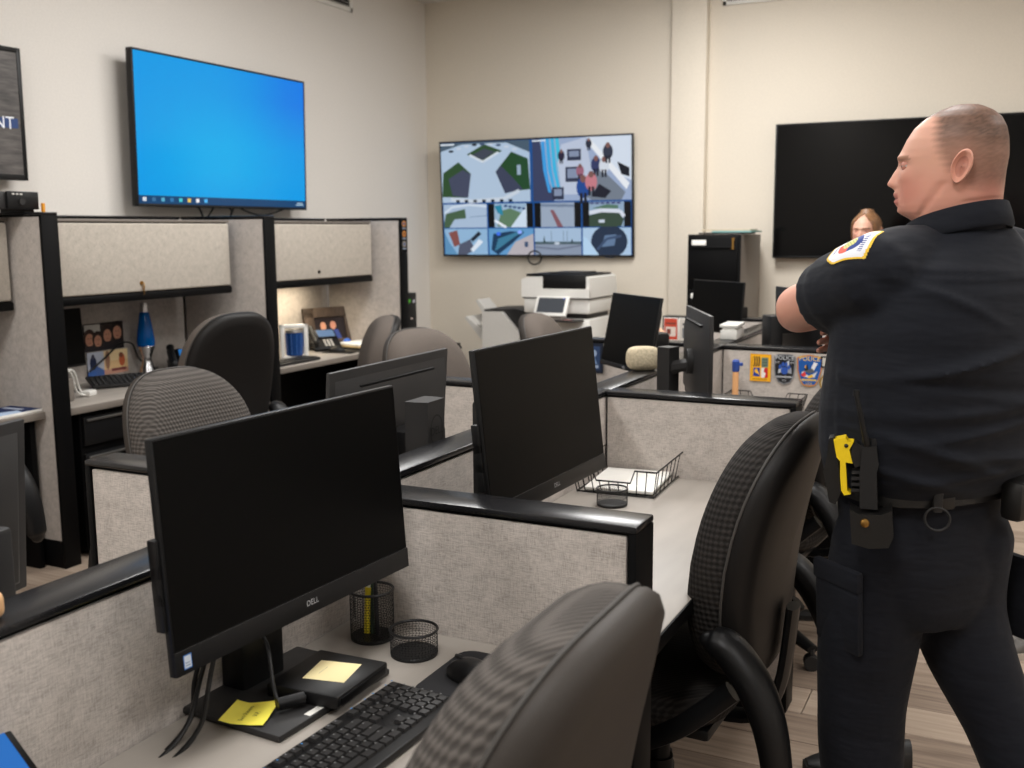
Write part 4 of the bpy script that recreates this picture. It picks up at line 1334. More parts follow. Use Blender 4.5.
def yel(p):
    p.rect(0, 0, 1, 1, c8(240, 170, 24))
    p.rect(.06, .05, .94, .95, c8(246, 180, 30))
    for i in range(3):
        x = .17 + i * .11
        p.line([(x, .9), (x + .05, .86), (x + .05, .6), (x - .01, .55)], .006, c8(44, 40, 36))
    p.rect(.54, .52, .86, .88, c8(110, 130, 112))
    for i in range(3):
        p.rect(.58, .58 + i * .1, .82, .62 + i * .1, c8(70, 84, 76))
    p.rect(.16, .18, .48, .5, c8(40, 66, 150))
    p.poly([(.2, .36), (.3, .48), (.4, .36), (.46, .24), (.3, .3)], c8(240, 186, 60))
    p.rect(.54, .14, .86, .5, c8(200, 40, 44))
    p.poly([(.54, .14), (.54, .5), (.7, .5), (.66, .36), (.76, .3), (.7, .14)], c8(236, 230, 226))
    for i in range(9):
        p.rect(.08, .14 + i * .085, .11, .18 + i * .085, c8(60, 50, 40))
        p.rect(.16 + i * .075, .07, .2 + i * .075, .1, c8(60, 50, 40))
def paw(p):
    def mid(p):
        p.poly([(.24, .36), (.42, .42), (.4, .56), (.26, .5)], c8(190, 194, 200))
        p.poly([(.6, .4), (.8, .36), (.78, .56), (.62, .6)], c8(150, 154, 162))
        p.poly([(.52, .6), (.7, .6), (.68, .8), (.58, .74)], c8(200, 206, 214))
        p.oval(.5, .46, .15, .12, c8(44, 84, 170))
        for x, y in ((.32, .58), (.44, .66), (.57, .66), (.68, .57)):
            p.oval(x, y, .06, .075, c8(44, 84, 170))
        p.rect(.2, .24, .8, .27, c8(180, 184, 190))
    emblem(p, PX, c8(26, 27, 30), c8(120, 122, 126), [('POLICE', .5, .87, .026, c8(205, 208, 212)), ('EST', .2, .72, .013, c8(190, 190, 195)), ('K9', .8, .72, .013, c8(190, 190, 195)), ('BOSWORTH', .5, .25, .0135, c8(205, 208, 212)), ('PD', .5, .13, .015, c8(170, 172, 178))], mid)
def blu(p):
    def mid(p):
        p.poly([(.2, .44), (.34, .5), (.36, .4), (.5, .34), (.6, .38), (.8, .5), (.7, .3), (.3, .3)], c8(206, 208, 212))
        p.poly([(.18, .36), (.32, .48), (.4, .36), (.3, .3)], c8(214, 60, 60))
        p.poly([(.42, .3), (.6, .4), (.66, .32), (.5, .26)], c8(238, 192, 60))
        p.poly([(.3, .5), (.42, .72), (.46, .52)], c8(30, 30, 34))
        p.poly([(.54, .54), (.66, .78), (.8, .74), (.66, .5)], c8(226, 228, 232))
        p.poly([(.3, .48), (.6, .58), (.72, .48), (.5, .42)], c8(90, 92, 98))
        p.poly([(.32, .62), (.38, .7), (.36, .56)], c8(226, 170, 50))
        p.rect(.24, .2, .76, .24, c8(226, 190, 90))
    emblem(p, PY, c8(24, 84, 160), c8(196, 130, 60), [('POLICE', .5, .87, .028, c8(240, 206, 90)), ('MIDDLETOWN', .5, .2, .0115, c8(240, 220, 140)), ('USA', .5, .09, .016, c8(226, 190, 90))], mid)
patch('orange square patch with four small pictures pinned on the partition', -1.04, .915, .095, .125, yel, [(0, 0), (1, 0), (1, 1), (0, 1)])
patch('black and grey police patch with a blue paw pinned on the partition', -.932, .913, .108, .14, paw, PX)
patch('blue police patch with yellow lettering pinned beside the officer', -.822, .912, .118, .145, blu, PY)
def rnd_(p):
    p.oval(.5, .5, .5, .5, c8(150, 120, 60), 28)
    p.oval(.5, .5, .4, .4, c8(190, 180, 160), 28)
    p.oval(.5, .5, .28, .28, c8(120, 96, 50), 28)
patch('small round gold badge sticker below the card at the officer\'s back', -.735, .862, .085, .085, rnd_, [(.5 + .5 * math.cos(i * PI / 14), .5 + .5 * math.sin(i * PI / 14)) for i in range(28)])
def crd(p):
    p.rect(0, 0, 1, 1, c8(30, 32, 34))
    p.rect(.1, .12, .9, .88, c8(190, 186, 178))
    p.rect(.3, .3, .7, .7, c8(60, 62, 66))
patch('small dark rimmed card at the officer\'s back', -.735, .955, .08, .05, crd, [(0, 0), (1, 0), (1, 1), (0, 1)])
def nav(p):
    p.rect(0, 0, 1, 1, c8(26, 34, 52))
    p.rect(.16, .1, .84, .9, c8(44, 66, 104))
    p.oval(.5, .66, .16, .12, c8(150, 170, 200))
    p.poly([(.3, .3), (.5, .56), (.7, .3)], c8(110, 136, 176))
    p.rect(.24, .16, .76, .26, c8(160, 176, 200))
t = thing('navy_card', 'dark blue card with a figure pinned on the partition behind the second monitor', 'card', (-1.862, 4.728, .918))
F = frame((0, 0, 0), (1, 0, 0), (0, 0, 1))
MB().box((0, 0, 0), (.095, .15, .003), .001, M=F).build('card_backing', M['blacktrim'], t)
p = Print(.09, .145); nav(p); p.build('picture', M['print'], t, F @ T(0, 0, .0018))
def pinned(label, x, z, w, h, cols):
    t = thing('pinned_paper', label, 'paper', (x, 6.2085, z))
    MB().box((0, 0, 0), (w, h, .002), .0005, M=F).build('sheet', M['paper'], t)
    p = Print(w * .94, h * .94, srgb(*cols[0]))
    p.rect(.12, .15, .88, .6, c8(*cols[1]))
    p.rect(.2, .25, .5, .5, c8(*cols[2]))
    p.rect(.12, .72, .88, .8, c8(*cols[2]))
    p.build('print', M['print'], t, F @ T(0, 0, .0012))
pinned('red edged leaflet pinned on the far partition', -2.035 + .1, .93, .09, .14, ((190, 70, 50), (214, 200, 190), (120, 60, 50)))
pinned('grey printed sheet pinned on the far partition', -1.80, .925, .17, .15, ((196, 190, 182), (110, 112, 116), (70, 72, 78)))
t = thing('plush_toy', 'small peach soft toy on the desk before the far partition', 'toy', (-1.86, 5.80, DZ))
sk_ = speckle('peach_cloth', srgb(226, 178, 146), .95, 1.04, 80, .9, .1)
MB().rings([[(.06 * r_ * math.cos(a), .05 * r_ * math.sin(a) - .03 * z_ / .2, z_) for a in [i * PI / 8 for i in range(16)]] for r_, z_ in ((.5, 0), (1, .03), (1, .1), (.8, .16), (.5, .21), (.1, .235))]).build('body', sk_, t)
MB().sphere((.05, -.05, .04), (.04, .05, .035)).build('paw', M['white'], t)
tag(MB().box((0, 0, .02), (.24, .3, .04), .003).build('paper_stack', M['paper'], None, (-1.72, 5.55, DZ), (0, 0, .15)), 'white paper stack on the desk before the far partition', 'paper')
tag(MB().box((0, 0, .012), (.09, .06, .024), .008).build('stapler', mat('dark_green', srgb(30, 60, 46), .5), None, (-1.70, 5.62, DZ + .0405), (0, 0, .4)), 'small dark green stapler on the white paper stack', 'stapler')
# ------------------------------------------------------------------ copier
t = thing('copier', 'large white office copier with a tilted touch panel and side finisher', 'copier', (-3.055, 7.22, 0))
t_cop = t
MB().bx(-.33, .36, -.26, .3, .05, .90, .012).build('body', M['white'], t)
b = MB()
for z in (.3, .52, .70):
    b.bx(-.32, .35, -.262, -.255, z, z + .006)
b.bx(.358, .362, -.25, .29, .70, .706)
b.build('seam', M['cabgrey'], t)
tm = MB().box((0, 0, 0), (.6, .022, .17), .006).mesh('paper_tray', M['offwhite'])
for z in (.14, .40, .61):
    q = link('paper_tray', tm, t, (0, -.27, z))
    link('tray_handle', MB().bx(-.08, .08, -.016, -.008, .04, .055, .003).mesh('tray_handle', M['plastic2']), q)
MB().bx(-.30, .30, -.2, .26, .898, .945, .004).build('output_gap', M['plastic2'], t)
MB().bx(-.33, .36, -.27, .3, .94, 1.05, .012).build('scanner_base', M['white'], t)
MB().bx(-.34, .37, -.275, .305, 1.046, 1.054, .002).build('scanner_line', M['plastic2'], t)
prof = [(-.35, 1.055), (-.35, 1.185), (-.3, 1.20), (.3, 1.22), (.36, 1.20), (.372, 1.10), (.372, 1.055)]
MB().prism(prof, -.28, .3, M=Matrix(((1, 0, 0, 0), (0, 0, 1, 0), (0, 1, 0, 0), (0, 0, 0, 1)))).build('document_feeder', M['white'], t)
b = MB().bx(-.12, .33, -.284, .26, 1.12, 1.226, .006)
b.build('feeder_tray', M['plastic'], t)
MB().box((.08, -.05, 1.232), (.34, .3, .012), .003, M=T(0, 0, 0) @ RY(.0)).build('feeder_flap', M['plastic2'], t)
MB().bx(-.345, .3, -.2, .28, 1.205, 1.222, .004).build('feeder_lid', M['blacktrim'], t)
MB().prism([(.1, 1.056), (.372, 1.056), (.372, 1.13), (.1, 1.085)], -.30, -.27, M=Matrix(((1, 0, 0, 0), (0, 0, 1, 0), (0, 1, 0, 0), (0, 0, 0, 1)))).build('front_fairing', M['white'], t)
F = frame((.01, -.36, 1.00), (1, 0, 0), (0, .5, .86))
MB().box((0, 0, -.012), (.34, .16, .024), .006, M=F).build('control_panel', M['white'], t)
p = Print(.28, .12, srgb(62, 66, 72))
p.rect(.9, .93, .97, .99, c8(60, 90, 200))
p.build('touch_screen', M['print'], t, F @ T(0, .005, .0004))
MB().bx(-.1, .12, -.36, -.26, .90, .96, .006).build('panel_mount', M['offwhite'], t)
MB().bx(.05, .30, -.42, -.26, .888, .9, .003).build('side_shelf', M['plastic2'], t)
p = Print(.12, .03, srgb(200, 70, 60))
p.rect(.1, .3, .9, .7, c8(240, 220, 214))
p.build('red_label', M['print'], t, T(.16, -.35, .9005))
XZ = Matrix(((1, 0, 0, 0), (0, 0, 1, 0), (0, 1, 0, 0), (0, 0, 0, 1)))
MB().prism([(-.84, .1), (-.84, .93), (-.62, .93), (-.42, .77), (-.42, .1)], -.2, .26, M=XZ).build('finisher', M['offwhite'], t)
MB().prism([(-.845, .93), (-.62, .935), (-.42, .775), (-.40, .775), (-.36, .90), (-.33, .93), (-.5, .955), (-.84, .945)], -.16, .26, M=XZ).build('finisher_top', M['plastic2'], t)
for z0, ln in ((.80, .25), (.93, .17)):
    MB().prism([(-.84 + .0, z0 - .16), (-.84, z0 - .06), (-.84 - ln, z0 + .08), (-.84 - ln - .02, z0 + .07)], -.1 + .08 * (ln < .2), .2, M=XZ).build('output_tray', M['offwhite'], t)
t_cop.scale = (.76, .95, 1)

# ------------------------------------------------------------------ filing cabinet
t = thing('filing_cabinet', 'tall filing cabinet with black drawers and grey sides by the pilaster', 'cabinet', (-1.905, 7.37, 0))
w, d, h = .365, .66, 1.505
MB().bx(-w / 2, w / 2, -d / 2 + .03, d / 2 - .02, 0, h, .004).build('case', M['cabgrey'], t)
MB().bx(-w / 2 - .002, w / 2 + .002, -d / 2 + .028, -d / 2 + .05, 0, h + .002, .003).build('front_frame', M['blacktrim'], t)
for i in range(4):
    z = .04 + i * .367
    q = MB().bx(-w / 2 + .012, w / 2 - .012, -d / 2 + .008, -d / 2 + .03, z, z + .352, .005).build('drawer', M['blacktrim'], t)
    MB().bx(-.155, .155, -d / 2 - .004, -d / 2 + .012, z + .27, z + .285, .004).build('drawer_pull', M['blacktrim'], q)
    MB().bx(-.15, -.05, -d / 2 + .003, -d / 2 + .009, z + .292, z + .328, .001).build('label_holder', M['paper'], q)
MB().cyl((.14, -d / 2 + .03, h - .03), (.14, -d / 2 - .004, h - .03), .01, n=14).bx(.134, .146, -d / 2 - .008, -d / 2 - .005, h - .1, h - .03).build('lock', M['brass'], t)
for i, (lab, c, dx, w2) in enumerate((('dark folder at the bottom of the pile on the filing cabinet', (40, 40, 42), -.02, .3), ('teal folder in the pile on the filing cabinet', (120, 168, 166), .05, .27), ('cream folder on top of the pile on the filing cabinet', (198, 184, 160), .0, .33))):
    tag(MB().box((0, 0, .006), (w2, .42, .011), .001).build('folder', mat('folder_card', srgb(*c), .7), None, (-1.86 + dx, 7.33, h + .0025 + i * .0115), (0, 0, .05 * i)), lab, 'folder')

# shoes that show on the floor
def shoe_mesh(L=.29, w=.1, h=.1, col=(30, 30, 32)):
    R = []
    for i in range(13):
        u_ = i / 12
        y = -L * .42 + L * u_
        ww = w / 2 * (.72 + .28 * math.sin(min(1, u_ * 1.4) * PI * .5)) * (1 - max(0, u_ - .72) ** 2 * 7)
        hh = h * (1.0 - .5 * max(0, min(1, (u_ - .3) / .45)) - .9 * max(0, u_ - .85))
        if i == 0:
            ww *= .8
        R.append([(ww * math.cos(a), y, .024 + max(0, hh - .024) * max(0, math.sin(a)) ** .8) if math.sin(a) >= 0 else (ww * math.cos(a), y, .024 + .02 * math.sin(a)) for a in [j * PI / 10 for j in range(20)]])
    return MB().rings(R)
def sole_mesh(L=.3, w=.106):
    pts = []
    for sg in (1, -1):
        us = [i / 10 for i in range(11)]
        for u_ in (us if sg > 0 else us[::-1]):
            ww = w / 2 * (.74 + .26 * math.sin(min(1, u_ * 1.4) * PI * .5)) * (1 - max(0, u_ - .72) ** 2 * 7.5)
            pts.append((sg * ww, -L * .42 + L * u_))
    return MB().prism(pts, 0, .026)
for loc, rz, ca, cb_, lab in (((-.315, 2.93, 0), 2.0, (24, 24, 25), (18, 18, 18), 'black laced shoe on the floor left of the officer\'s leg'), ((.10, 4.05, 0), 2.2, (92, 88, 84), (190, 180, 168), 'grey sneaker with a pale sole at the right edge of the photo')):
    t = thing('shoe', lab, 'shoe', loc, rz)
    shoe_mesh().build('upper', speckle('shoe_upper', srgb(*ca), .9, 1.1, 100, .5, .1), t, smooth=60)
    sole_mesh().build('sole', mat('shoe_sole', srgb(*cb_), .7), t)
    b = MB()
    for i in range(4):
        b.tube([(-.025, .02 + i * .022, .088 - i * .009), (.0, .024 + i * .022, .094 - i * .009), (.025, .02 + i * .022, .088 - i * .009)], .003, 5)
    b.build('laces', mat('laces', srgb(*[min(255, q + 30) for q in ca]), .8), t)
# ------------------------------------------------------------------ people
def limb(mb, pts, rad, n=16, sub=6):
    """tapering limb with rounded ends"""
    P = spline(pts, sub)
    R = []
    L = len(P) - 1
    for i in range(L + 1):
        t = i / L * (len(rad) - 1)
        k = min(int(t), len(rad) - 2)
        a = t - k
        a = a * a * (3 - 2 * a)
        R.append(rad[k] * (1 - a) + rad[k + 1] * a)
    d0 = (P[1] - P[0]).normalized()
    d1 = (P[-1] - P[-2]).normalized()
    Q = [P[0] - d0 * R[0] * .6, P[0] - d0 * R[0] * .35] + P + [P[-1] + d1 * R[-1] * .35, P[-1] + d1 * R[-1] * .6]
    RR = [R[0] * .45, R[0] * .85] + R + [R[-1] * .85, R[-1] * .45]
    mb.tube(Q, RR, n)

def torso(mb, levels, n=40, e=2.3):
    R = []
    for z, w, yf, yb, cx, cy in levels:
        q = []
        for j in range(n):
            a = 2 * PI * j / n
            c, s_ = math.cos(a), math.sin(a)
            x = w * abs(c) ** (2 / e) * (1 if c >= 0 else -1)
            y = (yf if s_ >= 0 else yb) * abs(s_) ** (2 / e)
            q.append((cx + x, cy + y, z))
        R.append(q)
    mb.rings(R)

def hand(wrist, fwd, palm, curl, scale=1.0, side=1):
    """a palm, four unequal fingers and a side thumb; fwd = towards the fingers, palm = palm normal"""
    fwd, palm = Vector(fwd).normalized(), Vector(palm).normalized()
    palm = (palm - fwd * palm.dot(fwd)).normalized()
    sd = fwd.cross(palm) * side
    wv = Vector(wrist)
    s = scale
    m = MB()
    R = []
    for t_, w, h in ((-.02, .026, .02), (.0, .03, .02), (.03, .038, .017), (.06, .043, .015), (.085, .042, .013), (.097, .036, .009)):
        R.append([wv + fwd * t_ * s + sd * math.cos(a) * w * s + palm * math.sin(a) * h * s for a in [j * PI / 8 for j in range(16)]])
    m.rings([q[::-1] for q in R] if (fwd.cross(sd)).dot(palm) > 0 else R)
    for k, (off, ln, r) in enumerate(((.031, .074, .0092), (.0105, .083, .0095), (-.0105, .077, .009), (-.03, .060, .008))):
        p = wv + fwd * .085 * s + sd * off * s
        d = (fwd + sd * off * 2.2).normalized()
        pts, rr = [p - d * .02 * s, p], [r * s, r * s]
        ang = 0
        for q, f in enumerate((.46, .3, .24)):
            ang += curl * (1.0, 1.1, .8)[q]
            dd = d * math.cos(ang) + palm * math.sin(ang)
            p = p + dd * ln * f * s
            pts.append(p)
            rr.append(r * s * (.95, .88, .72)[q])
        pts.append(p + dd * .004 * s)
        rr.append(r * s * .4)
        m.tube(pts, rr, 10)
    p = wv + fwd * .02 * s + sd * .03 * s
    d = (fwd * .6 + sd * .8 + palm * .25).normalized()
    d2 = (fwd * .9 + sd * .25 + palm * .4).normalized()
    m.tube([p - d * .012 * s, p, p + d * .035 * s, p + d * .035 * s + d2 * .032 * s, p + d * .035 * s + d2 * .056 * s, p + d * .035 * s + d2 * .061 * s], [.012 * s, .0135 * s, .0115 * s, .0105 * s, .008 * s, .004 * s], 10)
    return fuse(m, .0032, 3)

SKIN = (srgb(220, 168, 146), srgb(206, 138, 120))
def lerp(a, b, t):
    t = max(0, min(1, t))
    return tuple(a[i] + (b[i] - a[i]) * t for i in range(3)) + (1,)

def interp(tab, z):
    if z >= tab[0][0]:
        return tab[0][1:]
    for a, b in zip(tab, tab[1:]):
        if z >= b[0]:
            t = (a[0] - z) / (a[0] - b[0])
            return tuple(a[i] + (b[i] - a[i]) * t for i in range(1, len(a)))
    return tab[-1][1:]

HEAD = [(1.7895, -.024, -.034, .006), (1.7875, -.006, -.050, .021), (1.783, .012, -.064, .034), (1.775, .030, -.079, .047), (1.762, .051, -.094, .060), (1.743, .0715, -.104, .0705), (1.72, .0855, -.1095, .0775), (1.70, .0940, -.111, .0795), (1.685, .0975, -.1115, .079), (1.655, .0975, -.108, .0770), (1.62, .0985, -.106, .0765), (1.60, .0985, -.105, .0755), (1.585, .0970, -.105, .0735), (1.573, .0930, -.1055, .0710), (1.562, .078, -.1055, .0695), (1.550, .060, -.106, .0695), (1.53, .05, -.107, .071), (1.5, .055, -.112, .078), (1.46, .062, -.106, .086), (1.445, .05, -.09, .07)]
MID = [(1.70, 0), (1.690, .003), (1.684, .0035), (1.675, .0), (1.665, -.002), (1.655, -.001), (1.635, .0), (1.622, .0015), (1.613, .0078), (1.606, .0072), (1.6008, .0025), (1.596, .0075), (1.589, .0045), (1.583, .0005), (1.576, .004), (1.568, .003), (1.56, 0), (1.5, 0)]
NOSE = [(1.685, 0, .010), (1.672, .0035, .010), (1.655, .0125, .0115), (1.643, .018, .013), (1.634, .0225, .0155), (1.629, .021, .0165), (1.623, .010, .017), (1.617, .001, .016), (1.60, 0, .016)]

def head_mesh(hairmask, skin, hair, lips, brow):
    nz, nt = 110, 100
    zs = [1.7895 - (1.7895 - 1.445) * (i / nz) ** 1.0 for i in range(nz + 1)]
    zs[1:4] = [1.789, 1.7875, 1.785]
    zs.sort(reverse=True)
    V, Cc = [], []
    rnd = random.Random(5)
    for z in zs:
        yf, yb, w = interp(HEAD, z)
        na, ns = interp(NOSE, z)
        for j in range(nt):
            a = 2 * PI * j / nt
            # denser towards the face
            a = a - .35 * math.sin(a)
            s_, c = math.sin(a), math.cos(a)
            yc = -.015
            x = w * abs(s_) ** .92 * (1 if s_ >= 0 else -1)
            y = yc + (yf - yc) * abs(c) ** .84 if c >= 0 else yc + (yb - yc) * abs(c) ** .95
            if c > 0:
                g = math.exp(-(x / ns) ** 2)
                y += na * g
                for sg in (-1, 1):
                    y -= .0075 * math.exp(-((x - sg * .034) / .017) ** 2 - ((z - 1.668) / .0085) ** 2)
                    y += .003 * math.exp(-((x - sg * .034) / .022) ** 2 - ((z - 1.685) / .006) ** 2)
                    y += .004 * math.exp(-((x - sg * .045) / .018) ** 2 - ((z - 1.645) / .014) ** 2)
                    y -= .002 * math.exp(-((x - sg * .03) / .006) ** 2 - ((z - 1.612) / .014) ** 2)
                wdm = .045 if z > 1.665 else .026
                y += interp(MID, z)[0] * math.exp(-(abs(x) / wdm) ** 4)
            if abs(x) > .02:
                for (ya, za, yb_, zb, wd2, am) in ((.004, 1.628, .046, 1.566, .005, .0045), (.092, 1.632, .083, 1.592, .004, .0022), (-.10, 1.598, -.04, 1.590, .005, .003), (.050, 1.640, .062, 1.600, .010, .0015)):
                    dy, dz = yb_ - ya, zb - za
                    tt = max(0, min(1, ((y - ya) * dy + (z - za) * dz) / (dy * dy + dz * dz)))
                    d2 = (y - ya - tt * dy) ** 2 + (z - za - tt * dz) ** 2
                    x -= (1 if x > 0 else -1) * am * math.exp(-d2 / wd2 ** 2)
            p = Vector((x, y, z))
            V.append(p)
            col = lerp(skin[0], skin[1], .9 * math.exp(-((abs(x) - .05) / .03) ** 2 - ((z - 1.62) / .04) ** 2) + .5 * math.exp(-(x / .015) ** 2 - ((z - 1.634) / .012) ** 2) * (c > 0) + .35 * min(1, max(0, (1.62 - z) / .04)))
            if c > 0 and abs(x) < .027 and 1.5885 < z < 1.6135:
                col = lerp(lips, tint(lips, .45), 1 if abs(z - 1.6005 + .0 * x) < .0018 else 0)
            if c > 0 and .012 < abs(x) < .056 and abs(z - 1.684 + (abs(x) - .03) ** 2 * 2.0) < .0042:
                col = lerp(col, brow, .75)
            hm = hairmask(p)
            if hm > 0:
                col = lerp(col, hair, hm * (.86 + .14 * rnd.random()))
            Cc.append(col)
    m = MB()
    F_, K = [], []
    n = nt
    L = len(zs)
    for i in range(L - 1):
        for j in range(n):
            q = (i * n + j, i * n + (j + 1) % n, (i + 1) * n + (j + 1) % n, (i + 1) * n + j)
            F_.append(q)
    m.v = [tuple(v) for v in V]
    for q in F_:
        m.f.append(q)
        m.k.append(0)
        m.c.append([Cc[i] for i in q])
    m.f.append(tuple(range(n - 1, -1, -1))); m.k.append(0); m.c.append([Cc[i] for i in range(n - 1, -1, -1)])
    # ears
    for sg in (-1, 1):
        rows = []
        ne = 26
        for s_, off in ((.05, .0005), (.35, -.001), (.6, .0015), (.78, .0075), (.9, .0105), (1.0, .008), (1.0, .001), (.85, -.007), (.6, -.012)):
            rr = []
            for j in range(ne):
                a = 2 * PI * j / ne
                ey = .0185 * s_ * math.cos(a) * (1 - .22 * max(0, -math.sin(a)))
                ez = .0345 * s_ * math.sin(a)
                y = -.031 + ey * 1.08 - ez * .22
                z = 1.660 + ez
                lift = .006 + .006 * max(0, -math.cos(a)) + .003
                rr.append((sg * (.0745 + lift + off * 1.0), y, z))
            rows.append(rr)
        base = len(m.v)
        for rr in rows:
            m.v += rr
        for i in range(len(rows) - 1):
            for j in range(ne):
                q = (base + i * ne + j, base + i * ne + (j + 1) % ne, base + (i + 1) * ne + (j + 1) % ne, base + (i + 1) * ne + j)
                if sg > 0:
                    q = tuple(reversed(q))
                m.f.append(q); m.k.append(0)
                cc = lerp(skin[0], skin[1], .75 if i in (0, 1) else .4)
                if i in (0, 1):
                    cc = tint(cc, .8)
                m.c.append(cc)
    return m

skinmat = printed('skin', 0, .5)
q = N(skinmat)
q.bump(q.noise(q.coord('Object'), 420, 3), .12, .0012)
q.b.inputs['Subsurface Weight'].default_value = .12
q.b.inputs['Subsurface Radius'].default_value = (.012, .004, .002)
q.b.inputs['Roughness'].default_value = .48
eyemat = mat('eye_white', srgb(220, 214, 208), .15)
irismat = mat('eye_iris', srgb(46, 54, 62), .12)
lidmat = mat('eyelid', srgb(196, 134, 116), .5)

def eyes(t, Mx, lash=None):
    for sg in (-1, 1):
        c = Vector((sg * .033, .0775, 1.6675))
        e = MB().sphere(c, .0118, M=Mx, n=20).build('eye', eyemat, t)
        MB().cyl(c + Vector((0, .0096, 0)), c + Vector((0, .0121, 0)), .0052, .0044, n=16, M=Mx).build('iris', irismat, e)
        lid = MB()
        for a0, a1, rr in ((.04, 2.0, .0131), (-1.9, -.13, .0128)):
            vs, fs = [], []
            nu, nv = 8, 14
            for i in range(nu + 1):
                for j in range(nv + 1):
                    al = a0 + (a1 - a0) * i / nu
                    be = -1.35 + 2.7 * j / nv
                    # sphere with its pole axis along x
                    al2 = al
                    vs.append(c + Vector((math.sin(be), math.cos(be) * math.cos(al2), math.cos(be) * math.sin(al2))) * rr)
            for i in range(nu):
                for j in range(nv):
                    b = i * (nv + 1) + j
                    fs.append((b, b + 1, b + nv + 2, b + nv + 1))
            lid.add(vs, fs, Mx)
        lid.build('eyelid', lidmat, t)

def cloth(name, col, sheen=.1, folds=.6, axis=(3, 3, 9)):
    m = mat(name, col, .82, 0, .25)
    n = N(m)
    w = n.noise(n.coord('Object', axis), 1.6, 3, .5)
    f = n.noise(n.coord('Object', (700, 700, 700)), 1, 2)
    n.to(n.ramp(f, [(.3, tint(col, .85)), (.7, tint(col, 1.15))]), 'Base Color')
    n.bump(n.math('ADD', n.math('MULTIPLY', w, folds * 10), n.math('MULTIPLY', f, .1)), .5, .004)
    m.node_tree.nodes['Principled BSDF'].inputs['Sheen Weight'].default_value = sheen
    return m
navy = cloth('navy_uniform_cloth', srgb(20, 23, 31), .04)
navyp = cloth('navy_trouser_cloth', srgb(15, 17, 25), .04)
leather = speckle('black_leather', srgb(22, 21, 20), .8, 1.2, 200, .38, .25, .5)
dullblack = mat('dull_black', srgb(20, 20, 21), .5)

# ---- the officer (local axes: x right, y front)
OP, OA = (-.130, 2.283, 0), 50
off = thing('person', 'person in dark navy police uniform standing with arms crossed, head turned left, gear on belt', 'person', OP, math.radians(OA))
LS, LE, LW = (-.182, -.005, 1.448), (-.150, .285, 1.362), (.09, .29, 1.345)
RS, RE, RW = (.182, -.005, 1.448), (.215, .21, 1.285), (.012, .262, 1.295)
LEG_L = [(-.098, .03, .90), (-.108, .06, .70), (-.112, .07, .48), (-.115, .045, .28), (-.115, .02, .09)]
LEG_R = [(.076, .0, .90), (.082, -.005, .70), (.112, -.118, .48), (.135, -.225, .28), (.15, -.33, .10)]
HM = T(-.008, .006, -.004) @ RZ(math.radians(38)) @ T(0, 0, 1.67) @ Matrix.Scale(.965, 4) @ T(0, 0, -1.67)
HL = [(1.80, .045), (1.77, .032), (1.743, .024), (1.72, .024), (1.69, .017), (1.675, .008), (1.66, .001), (1.64, -.02), (1.62, -.04), (1.60, -.075), (1.5, -.12)]
def buzz(p):
    # cropped hair: receded at the temples, faded at the sides and the nape
    ax = abs(p.x)
    k = math.exp(-(ax / .034) ** 4)
    line = interp(HL, p.z)[0]
    if p.z > 1.73:
        line = line * (1 - k) + .073 * k
    h = min(1, max(0, (line + .003 * math.sin(p.z * 1500) - p.y) / .022 + .3))
    den = .58 + .34 * min(1, max(0, (p.z - 1.69) / .05)) + .16 * min(1, max(0, (-.03 - p.y) / .05))
    if p.z < 1.64:
        den *= max(.25, (p.z - 1.595) / .045)
    if p.y > .04:
        den *= .85
    return h * max(0, min(.95, den))
hm = head_mesh(buzz, SKIN, srgb(78, 60, 48), srgb(194, 124, 112), srgb(160, 118, 96))
body = MB()
torso(body, [(.93, .15, .13, -.09, 0, .02), (1.0, .15, .13, -.08, 0, .03), (1.15, .18, .16, -.12, 0, .01), (1.32, .19, .15, -.14, 0, 0), (1.42, .17, .11, -.13, 0, 0), (1.48, .10, .07, -.10, 0, 0), (1.54, .066, .05, -.09, .01, 0)])
limb(body, [LS, LE], [.062, .056, .05]); limb(body, [LE, ((LE[0] + LW[0]) / 2, (LE[1] + LW[1]) / 2 + .012, 1.366), LW], [.054, .052, .033])
limb(body, [RS, RE], [.062, .056, .05]); limb(body, [RE, ((RE[0] + RW[0]) / 2, (RE[1] + RW[1]) / 2 + .012, 1.30), RW], [.054, .052, .033])
limb(body, [LE, (LE[0] + .012, LE[1] - .02, LE[2] + .01)], [.053, .055])
for LG in (LEG_L, LEG_R):
    limb(body, LG, [.09, .08, .06, .055, .04])
body = fuse(body, .009, 5)
sc = [SKIN[0]] * 1
body.c = [lerp(SKIN[0], SKIN[1], .35)] * len(body.f)
for args in ((LW, (.9, .1, -.1), (0, -1, .1), .5, 1.0, 1), (RW, (-.92, -.22, .10), (.1, -1, -.4), .12, 1.0, 1)):
    hd = hand(*args)
    body.add(hd.v, hd.f, col=lerp(SKIN[0], SKIN[1], .5))
hv = [HM @ Vector(v) for v in hm.v]
n0 = len(body.v)
body.v += [tuple(v) for v in hv]
for f_, c_ in zip(hm.f, hm.c):
    body.f.append(tuple(i + n0 for i in f_)); body.k.append(0); body.c.append(c_)
body.build('body', skinmat, off, smooth=70)
eyes(off, HM)

